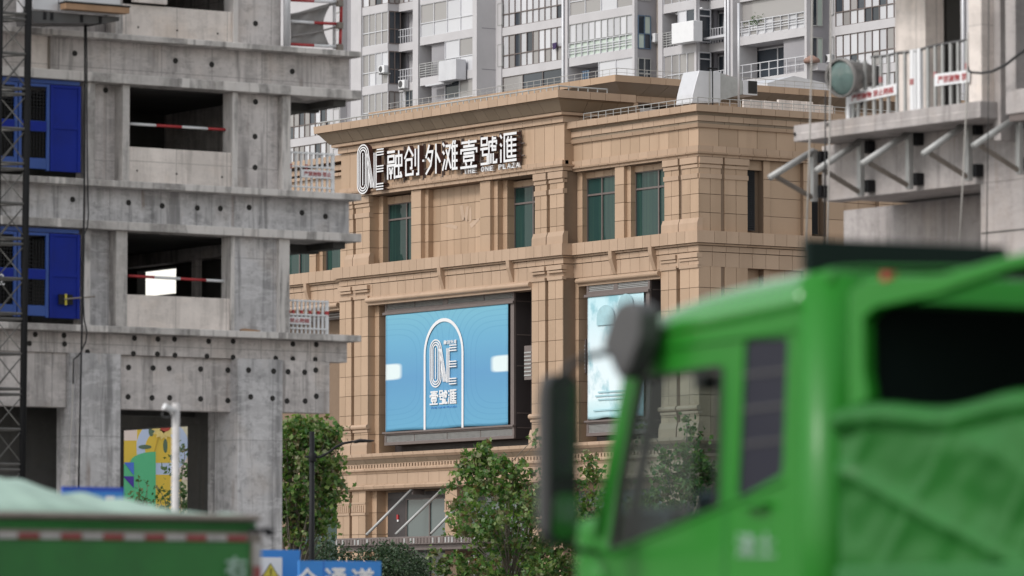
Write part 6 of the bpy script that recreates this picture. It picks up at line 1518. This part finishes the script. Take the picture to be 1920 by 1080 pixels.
sil = [(-330, 905), (-120, 884), (0, 887), (20, 894), (54, 896), (76, 903), (116, 909), (132, 916), (184, 926), (217, 937), (287, 942), (352, 952), (400, 963), (418, 970), (470, 974)]
def silz(px):
    for (a, b), (c, d) in zip(sil, sil[1:]):
        if a <= px <= c: return b + (d - b) * (px - a) / (c - a)
    return sil[-1][1]
rows = []; rg = random.Random(2)
for j in range(26):
    v = j / 25; r = []
    for i in range(90):
        px = -190 + 660 * i / 89; x = lx(px); zt_ = zY(px, silz(px), YT + .9) ; ze = lz(963)
        zt_ += .07 * min(1, max(0, (430 - px) / 60)); prof_v = min(1, v / .18) ** .8 if v < .18 else 1 - .25 * ((v - .18) / .82)
        z = ze + (zt_ - ze) * prof_v + .045 * mnoise.noise(Vector((x * 2.2, v * 9, 1))) * (v > 0) + .03 * mnoise.noise(Vector((x * 5, v * 20, 4))) - .05 * (1 - abs(mnoise.noise(Vector((x * 1.4, v * 12, 9))))) ** 6 * (v > 0)
        r.append((x, YT + .06 + 5.0 * v, max(z, ze - .02) if v else ze))
    rows.append(r)
MB().sheet(rows).build('tarpaulin', 'tarp', lt, smooth=True, fix=False, solid=.012)
def wheel(pa, c, ax, R_=.52, wd=.30):
    MB().lathe(Vector(c) - Vector(ax) * wd / 2, ax, [(.30, 0), (R_ * .93, 0), (R_, .04), (R_, wd - .04), (R_ * .93, wd), (.30, wd)], 28).build('tyre', 'rubber', pa, smooth=True)
    MB().lathe(Vector(c) - Vector(ax) * wd / 2, ax, [(.001, .06), (.12, .05), (.20, .02), (.29, .01), (.30, .0)], 20).build('rim', 'steel', pa, smooth=True)
for dx in (.25, 2.25):
    for dy in (.9, 2.2, 5.8): wheel(lt, (xl_ + dx, YT + dy, .52), (-1, 0, 0))
bx('chassis', 'black', lt, xl_ + .7, xl_ + 1.8, YT + .2, YT + 7.2, .6, .9); bx('cab', 'truck', lt, xl_ + .05, xr_ - .05, YT + 5.8, YT + 7.5, .7, 2.0, bevel=.12)
# ================================================================== green tipper in the near right: seen from behind its left side
XT = PD(1500, 800, 22).x
ty = lambda px, X=None: PX(px, 800, X or XT).y
def T(px, py, X=None): p = PX(px, py, X or XT); return (p.y, p.z)
rt_ = thing('tipper_truck', 'bright green tipper truck close at lower right, seen from behind its left cab door', 'truck', (XT + 1.2, ty(1500), 0), 'green tipper trucks on the road')
def plate(name, m, parent, outer, holes, X, th, bevel=0.0):
    """flat panel with openings cut through it, at plane x = X"""
    bm = bmesh.new(); ed = []
    for lp in [outer] + holes:
        vs = [bm.verts.new((0, y, z)) for y, z in lp]; ed += [bm.edges.new((vs[i], vs[(i + 1) % len(vs)])) for i in range(len(vs))]
    bmesh.ops.triangle_fill(bm, use_beauty=True, use_dissolve=False, edges=ed)
    L_ = wloc(parent); me = bpy.data.meshes.new(name)
    r = bmesh.ops.extrude_face_region(bm, geom=bm.faces[:]); bmesh.ops.translate(bm, vec=(th, 0, 0), verts=[v for v in r['geom'] if isinstance(v, bmesh.types.BMVert)])
    bmesh.ops.translate(bm, vec=(X - L_.x, -L_.y, -L_.z), verts=bm.verts); bmesh.ops.recalc_face_normals(bm, faces=bm.faces)
    bm.to_mesh(me); bm.free(); me.materials.append(M[m]); o = bpy.data.objects.new(name, me); COL.objects.link(o); o.parent = parent
    if bevel: md = o.modifiers.new('edge', 'BEVEL'); md.width = bevel; md.segments = 3; md.limit_method = 'ANGLE'; md.angle_limit = radians(40)
    return o
def rnd(pts, r, n=4):
    """round the corners of a 2-D outline"""
    out = []; P = [Vector(p) for p in pts]
    for i, p in enumerate(P):
        a = (P[i - 1] - p); b = (P[(i + 1) % len(P)] - p); k = min(r, a.length * .45, b.length * .45); a = p + a.normalized() * k; b = p + b.normalized() * k
        for j in range(n + 1): t = j / n; out.append(tuple(a * (1 - t) ** 2 + p * 2 * t * (1 - t) + b * t * t))
    return out
CW = 2.35
outer = [T(1098, 1140), T(1112, 1060), T(1133, 930), T(1160, 790), T(1180, 700), T(1197, 640), T(1500, 578), T(1502, 1140)]
win = rnd([T(1144, 1032), T(1163, 900), T(1200, 712), T(1353, 688), T(1345, 953)], .035)
qtr = rnd([T(1381, 936), T(1396, 638), T(1477, 634), T(1466, 888)], .03)
side = plate('cab_side', 'truck', rt_, outer, [win, qtr], XT, .05, .008)
far = plate('cab_side', 'truck', rt_, outer, [win], XT + CW - .05, .05)
def zT(py, px=1300): return T(px, py)[1]
plate('window_seal', 'rubber', side, rnd([T(1140, 1038), T(1160, 900), T(1197, 707), T(1357, 683), T(1349, 957)], .04), [rnd([T(1149, 1024), T(1168, 900), T(1204, 717), T(1349, 693), T(1341, 949)], .03)], XT - .005, .010)
plate('door_window', 'cabglass', side, win, [], XT + .006, .006); plate('door_window', 'cabglass', far, win, [], XT + CW - .02, .006)
qp = plate('quarter_panel', 'darkpanel', side, qtr, [], XT + .012, .03)
for py in (700, 765, 830): MB().prism([T(1392, py + 6), T(1476, py - 4), T(1476, py - 9), T(1392, py)], 'X', XT + .004, XT + .011).build('panel_rib', 'pod', qp)
MB().prism([T(1146, 1041), T(1470, 905), T(1470, 899), T(1146, 1033)], 'X', XT - .012, XT - .001).build('sill_crease', 'truck', side, bevel=.004)
MB().prism([T(1204, 661), T(1492, 622), T(1492, 616), T(1204, 653)], 'X', XT - .014, XT - .001).build('drip_rail', 'truck', side, bevel=.004)
MB().prism([T(1363, 690), T(1366, 690), T(1360, 1140), T(1356, 1140)], 'X', XT - .003, XT - .0005).build('door_gap', 'truck_dull', side)
bx('door_handle', 'truck', side, XT - .05, XT - .004, ty(1445), ty(1405), zT(958), zT(946), bevel=.01)
q = MB()
for i, ch in enumerate('渣土'): put_text(q, ch, 'X', XT - .004, ty(1382 + i * 38), ty(1418 + i * 38), zT(1046), zT(1002), .004)
q.build('lettering', 'tarp', side)
# roof shell: follows the swept roofline and rolls over into the side
rl_ = [(1190, 607), (1203, 600), (1225, 585), (1262, 568), (1310, 551), (1370, 536), (1430, 524), (1480, 514), (1503, 510)]
ed_ = [(1183, 668), (1197, 640), (1225, 634), (1262, 626), (1310, 616), (1370, 604), (1430, 592), (1480, 582), (1503, 578)]
rows = []
for (a, b), (c, d) in zip(rl_, ed_):
    zt_ = PX(a, b, XT + .30).z; y, ze = T(c, d); r = []
    for f, g in ((0, 0), (.012, .28), (.04, .55), (.10, .80), (.19, .94), (.32, 1.0)): r.append((XT + f, y, ze + (zt_ - ze) * g))
    for f in (.5, .75, 1.0): r.append((XT + .32 + (CW / 2 - .32) * f, y, zt_ + .03 * f))
    for f in (.75, .5): r.append((XT + CW - .32 - (CW / 2 - .32) * f, y, zt_ + .03 * f))
    for f, g in ((.32, 1.0), (.19, .94), (.10, .80), (.04, .55), (.012, .28), (0, 0)): r.append((XT + CW - f, y, ze + (zt_ - ze) * g))
    rows.append(r)
MB().sheet(rows).build('roof', 'truck_roof', rt_, smooth=True, fix=False, solid=.012)
# back of the cab with rounded corners
yR_ = ty(1502); RC = .16; poly = [(XT + .001, yR_ + .0)]
arc = [(XT + RC - RC * cos(a), yR_ - RC * sin(a)) for a in [pi / 2 * i / 8 for i in range(9)]]
arc2 = [(XT + CW - RC + RC * sin(a), yR_ - RC * cos(a)) for a in [pi / 2 * i / 8 for i in range(9)]]
outl = arc + arc2; inn = [(x + (0.03 if x < XT + 1 else -.03), y + .03) for x, y in outl][::-1]
MB().prism(outl + inn, 'Z', .9, PX(1503, 531, XT + .3).z - .004).build('back_wall', 'truck', rt_, smooth=False, bevel=0)
back = [o for o in rt_.children if o.name.startswith('back_wall')][0]
for p in back.data.polygons: p.use_smooth = abs(p.normal.z) < .5
ztop_ = PX(1503, 529, XT + .3).z
bx('back_cap', 'truck', rt_, XT + .05, XT + CW - .05, yR_ - RC + .02, yR_ + .05, ztop_ - .05, ztop_ + .012, bevel=.02)
# front: windscreen, pillars, dash, lower grille panel
yF = T(1112, 1060)[0]; yW0, zW0 = T(1128, 960); yW1, zW1 = T(1190, 655)
q = MB().sheet([[(XT + .05 + (CW - .1) * u, yW0 + .16 * sin(pi * u) + .05, zW0) for u in [i / 8 for i in range(9)]], [(XT + .05 + (CW - .1) * u, yW1 + .10 * sin(pi * u) + .02, zW1) for u in [i / 8 for i in range(9)]]]); q.build('windscreen', 'cabglass', rt_, smooth=True, fix=False)
MB().tube((XT + .03, yW0 + .02, zW0 - .1), (XT + .03, yW1 + .0, zW1 + .02), .05, 10).build('pillar', 'truck', rt_, smooth=True); MB().tube((XT + CW - .03, yW0 + .02, zW0 - .1), (XT + CW - .03, yW1, zW1 + .02), .05, 10).build('pillar', 'truck', rt_, smooth=True)
plate('pillar_trim', 'plastic', rt_, [T(1147, 1026), T(1160, 1014), T(1214, 712), T(1204, 712), T(1166, 900)], [], XT + .06, .03)
bx('front_panel', 'truck', rt_, XT + .02, XT + CW - .02, yF + .02, yF + .20, .5, zW0 - .02, bevel=.06)
bx('dashboard', 'plastic', rt_, XT + .08, XT + CW - .08, yW0 - .40, yW0 + .02, zT(1120), zT(948), bevel=.05); bx('door_lining', 'plastic', rt_, XT + .055, XT + .10, ty(1360), ty(1130), zT(1130), zT(1028))
bx('instrument_hood', 'plastic', rt_, XT + .35, XT + .95, yW0 - .50, yW0 - .20, zT(948), zT(915), bevel=.05)
sw = MB(); cS = Vector((XT + .62, yW0 - .62, zT(925))); axs = Vector((0, -.75, .66))
u_ = Vector((1, 0, 0)); w2 = axs.cross(u_).normalized(); sw.path([cS + u_ * (.23 * cos(a)) + w2 * (.23 * sin(a)) for a in [2 * pi * i / 28 for i in range(29)]], .018, 8); sw.path([cS - u_ * .23, cS + u_ * .23], .016, 6); sw.path([cS, cS - axs.normalized() * .3], .03, 8); sw.build('steering_wheel', 'plastic', rt_, smooth=True)
M['rusty'] = paint('red_brown_cloth', (.20, .075, .05), .8)
MB().lathe(Vector((XT + .60, yW0 - .58, zT(944))), (0, 0, 1), [(.001, 0), (.11, .0), (.13, .04), (.11, .09), (.04, .115), (.001, .115)], 14).build('dashboard_bundle', 'rusty', rt_, smooth=True)
bx('sun_visor', 'plastic', rt_, XT + .25, XT + 1.0, yW1 - .12, yW1 - .09, zT(722), zT(690), bevel=.01); bx('inner_mirror', 'plastic', rt_, XT + .9, XT + 1.15, yW1 - .05, yW1 - .02, zT(735), zT(705), bevel=.015)
bx('seat_back', 'plastic', rt_, XT + .3, XT + .85, yR_ + .16, yR_ + .34, 1.3, zT(880), bevel=.08)
bx('cab_floor', 'plastic', rt_, XT + .06, XT + CW - .06, yR_ + .05, yF, .95, 1.05); bx('cab_lower', 'truck', rt_, XT + .01, XT + .06, yR_ + .02, yF + .04, .9, zT(1139), bevel=.01)
# mirrors
XM = XT - .42
mr = thing('_', None, None, (0, 0, 0)); bpy.data.objects.remove(mr)
def mirror(name, cx, y0_, y1_, hw, X, glasses, dep=.12):
    c0, c1 = PX(cx, y1_, X), PX(cx, y0_, X); nrm = (-DH * .86 + RT * .50).normalized(); ux = Vector((0, 0, 1)).cross(nrm).normalized(); w_ = hw / 440.0
    out = rnd([(-w_, c0.z), (w_, c0.z), (w_, c1.z), (-w_, c1.z)], .07, 5); q = MB(); n = len(out)
    fr = [c1.xy.to_3d() + ux * a + Vector((0, 0, b)) for a, b in out]; ce = sum(fr, Vector()) / n
    bk = [p - nrm * dep * .6 for p in fr]; bk2 = [ce - nrm * dep + (p - ce) * .80 for p in fr]
    q.add(fr + bk + bk2, [[i, (i + 1) % n, n + (i + 1) % n, n + i] for i in range(n)] + [[n + i, n + (i + 1) % n, 2 * n + (i + 1) % n, 2 * n + i] for i in range(n)] + [list(range(2 * n, 3 * n)), list(range(n))])
    o = q.build(name, 'plastic', rt_, bevel=.01)
    for ya_, yb_, til in glasses:
        z1, z0 = PX(cx, ya_, X).z, PX(cx, yb_, X).z; g = rnd([(-w_ * .78, z0), (w_ * .78, z0), (w_ * .78, z1), (-w_ * .78, z1)], .04, 4); m = len(g)
        gl = [c1.xy.to_3d() + ux * a + Vector((0, 0, b)) + nrm * (.006 + til * (b - z0)) for a, b in g]; g2 = [p + nrm * .003 for p in gl]
        MB().add(gl + g2, [list(range(m)), list(range(m, 2 * m))] + [[i, (i + 1) % m, m + (i + 1) % m, m + i] for i in range(m)]).build('mirror_glass', 'mirror', o)
    return o
mirror('mirror_housing', 1056, 700, 1022, 36, XM, [(715, 893, .0), (925, 1010, .12)])
MB().path([PX(1058, 700, XM + .02), PX(1062, 690, XM + .05), PX(1100, 668, XM + .2), PX(1175, 655, XT - .01)], .016, 8).build('mirror_arm', 'plastic', rt_, smooth=True); MB().path([PX(1060, 1018, XM + .02), PX(1080, 1030, XM + .15), PX(1118, 1036, XT - .01)], .016, 8).build('mirror_arm', 'plastic', rt_, smooth=True)
pd_ = MB(); XPD = XT - .14
ol = rnd([(p.y, p.z) for p in [PX(a, b, XPD) for a, b in ((1146, 668), (1133, 650), (1150, 590), (1166, 567), (1190, 562), (1206, 580), (1204, 640), (1180, 704), (1165, 712))]], .03)
pd_.prism(ol, 'X', XPD - .02, XPD + .10); pd_.build('kerb_mirror', 'pod', rt_, bevel=.02)
MB().tube(PX(1180, 650, XPD), PX(1200, 640, XT + .02), .03, 8).build('mirror_arm', 'plastic', rt_, smooth=True)
bx('roof_marker', 'black', rt_, XT + .5, XT + .75, ty(1330), ty(1285), PX(1310, 551, XT + .3).z - .005, PX(1310, 530, XT + .3).z, bevel=.015)
# mudguard and steps below the door
MB().lathe((XT - .02, ty(1118), zT(1082)), (1, 0, 0), [(.001, 0), (.06, .0), (.085, .03), (.09, .12), (.09, .3)], 20).build('corner_lamp', 'truck', rt_, smooth=True)
bx('mudguard', 'plastic', rt_, XT - .01, XT + .4, ty(1360), ty(1155), .75, zT(1150), bevel=.05)
# load bed
XB1 = XT - .06; bF = PX(1594, 800, XB1).y; bRr = bF - 5.2; BW = 2.5
def Bq(px, py): p = PX(px, py, XB1); return (p.y, p.z)
frame = [Bq(1590, 548), Bq(1622, 522), Bq(1762, 514), Bq(1888, 480), Bq(1990, 458), Bq(1990, 486), Bq(1890, 506), Bq(1760, 552), Bq(1640, 578), Bq(1617, 600), Bq(1618, 700), Bq(1626, 752), Bq(1588, 768)]
MB().prism(frame, 'X', XB1, XB1 + .07).build('hood_frame', 'truck', rt_, bevel=.012)
bx('front_wall', 'truck_dull', rt_, XB1 + .071, XB1 + BW, bF + .0, bF + .06, .95, Bq(1600, 560)[1]); bx('rear_wall', 'truck_dark', rt_, XB1, XB1 + BW, bRr, bRr + .05, .95, Bq(1990, 470)[1]); bx('shade_lining', 'truck_dark', rt_, XB1 + .10, XB1 + BW - .062, bF - .012, bF - .004, 1.0, Bq(1600, 570)[1]); bx('shade_lining', 'truck_dark', rt_, XB1 + BW - .075, XB1 + BW - .062, bRr + .06, bF - .02, 1.0, Bq(1600, 560)[1] + .3); bx('far_wall', 'truck_dark', rt_, XB1 + BW - .06, XB1 + BW, bRr, bF - .001, .95, Bq(1600, 560)[1]); bx('bed_floor', 'truck_dull', rt_, XB1, XB1 + BW, bRr, bF - .002, .93, 1.05)  # shade inside the bed painted on dark walls and added linings
bx('side_wall', 'truck_dull', rt_, XB1, XB1 + .06, bRr, bF - .003, 1.05, Bq(1600, 775)[1])
q = MB().sheet([[(XB1 + .03 + (BW - .06) * u, y, z + .08 * sin(pi * u)) for u in [i / 8 for i in range(9)]] for y, z in (Bq(1600, 530), Bq(1762, 518), Bq(1888, 486), (bF - 1.6, Bq(1990, 462)[1] + .06), (bRr, Bq(1990, 462)[1] + .10))]); q.build('hood', 'truck_dark', rt_, smooth=True, fix=False, solid=.02)
yh_ = yR_ + .10
MB().prism([(xY(1516, yh_), ztop_ + .02), (xY(1890, yh_), ztop_ + .02), (xY(1890, yh_), zY(1890, 462, yh_)), (xY(1516, yh_), zY(1516, 446, yh_))], 'Y', yh_, yh_ + .05).build('roof_box', 'truck_dark', rt_, bevel=.01)
bx('red_tag', 'red', rt_, XB1 - .01, XB1 + .03, Bq(1668, 517)[0], Bq(1656, 517)[0], Bq(1660, 526)[1], Bq(1660, 511)[1])
rows = []; rg = random.Random(5)
for j in range(90):
    v = j / 89; r = []
    for i in range(130):
        u = i / 129; y = bF + .02 - 2.6 * u; ztp = Bq(1600, 772)[1] + .05 * u + .02 * sin(u * 17); zb = .98
        z = ztp + (zb - ztp) * v
        f = mnoise.noise(Vector((y * .7 + z * .5, (z * 1.0 - y * .38) * 3.0, .3))); f2 = mnoise.noise(Vector((y * 7 + 1, z * 11 + y * 3, 2.2)))
        f3 = (1 - abs(mnoise.noise(Vector((y * .55 - z * .3, (z * .95 - y * .30) * 3.4, 7.0))))) ** 9; f4 = (1 - abs(mnoise.noise(Vector((y * 1.2 + z * 1.1, (z * .7 + y * .75) * 3.0, 5.0))))) ** 12
        roll = .045 * max(0, 1 - ((v - .03) / .035) ** 2)
        x = XB1 - .03 - .022 * f - .010 * f2 - .040 * f3 * min(1, v * 8) - .028 * f4 * min(1, v * 8) - roll - .05 * max(0, (v - .62)) * sin(z * 16)
        r.append((x, y, z))
    rows.append(r)
MB().sheet(rows).build('folded_tarpaulin', 'tarp_green', rt_, smooth=True, fix=False, solid=.012)
for k in range(4): MB().tube((XB1 - .06, bF - .3 - k * .62, Bq(1600, 1066)[1]), (XB1 - .05, bF - .86 - k * .62, Bq(1600, 1066)[1]), .012, 6).build('tarp_rope', 'black', rt_)
bx('lower_rail', 'truck_dull', rt_, XB1 - .09, XB1 - .0, bRr, bF, Bq(1600, 1120)[1], Bq(1600, 1062)[1], bevel=.02)
bx('bed_post', 'truck_dull', rt_, XB1 - .01, XB1 + .06, bF - .01, bF + .06, .95, Bq(1600, 772)[1])
for dy in (-1.0, .0): pass
for dx in (.2, CW - .2):
    wheel(rt_, (XT + dx, yF - .55, .52), (-1, 0, 0))
    for dy in (-2.2, -3.6): wheel(rt_, (XT + dx, bF + dy, .52), (-1, 0, 0))
bx('chassis', 'black', rt_, XT + .75, XT + 1.6, bRr, yF, .55, .92)
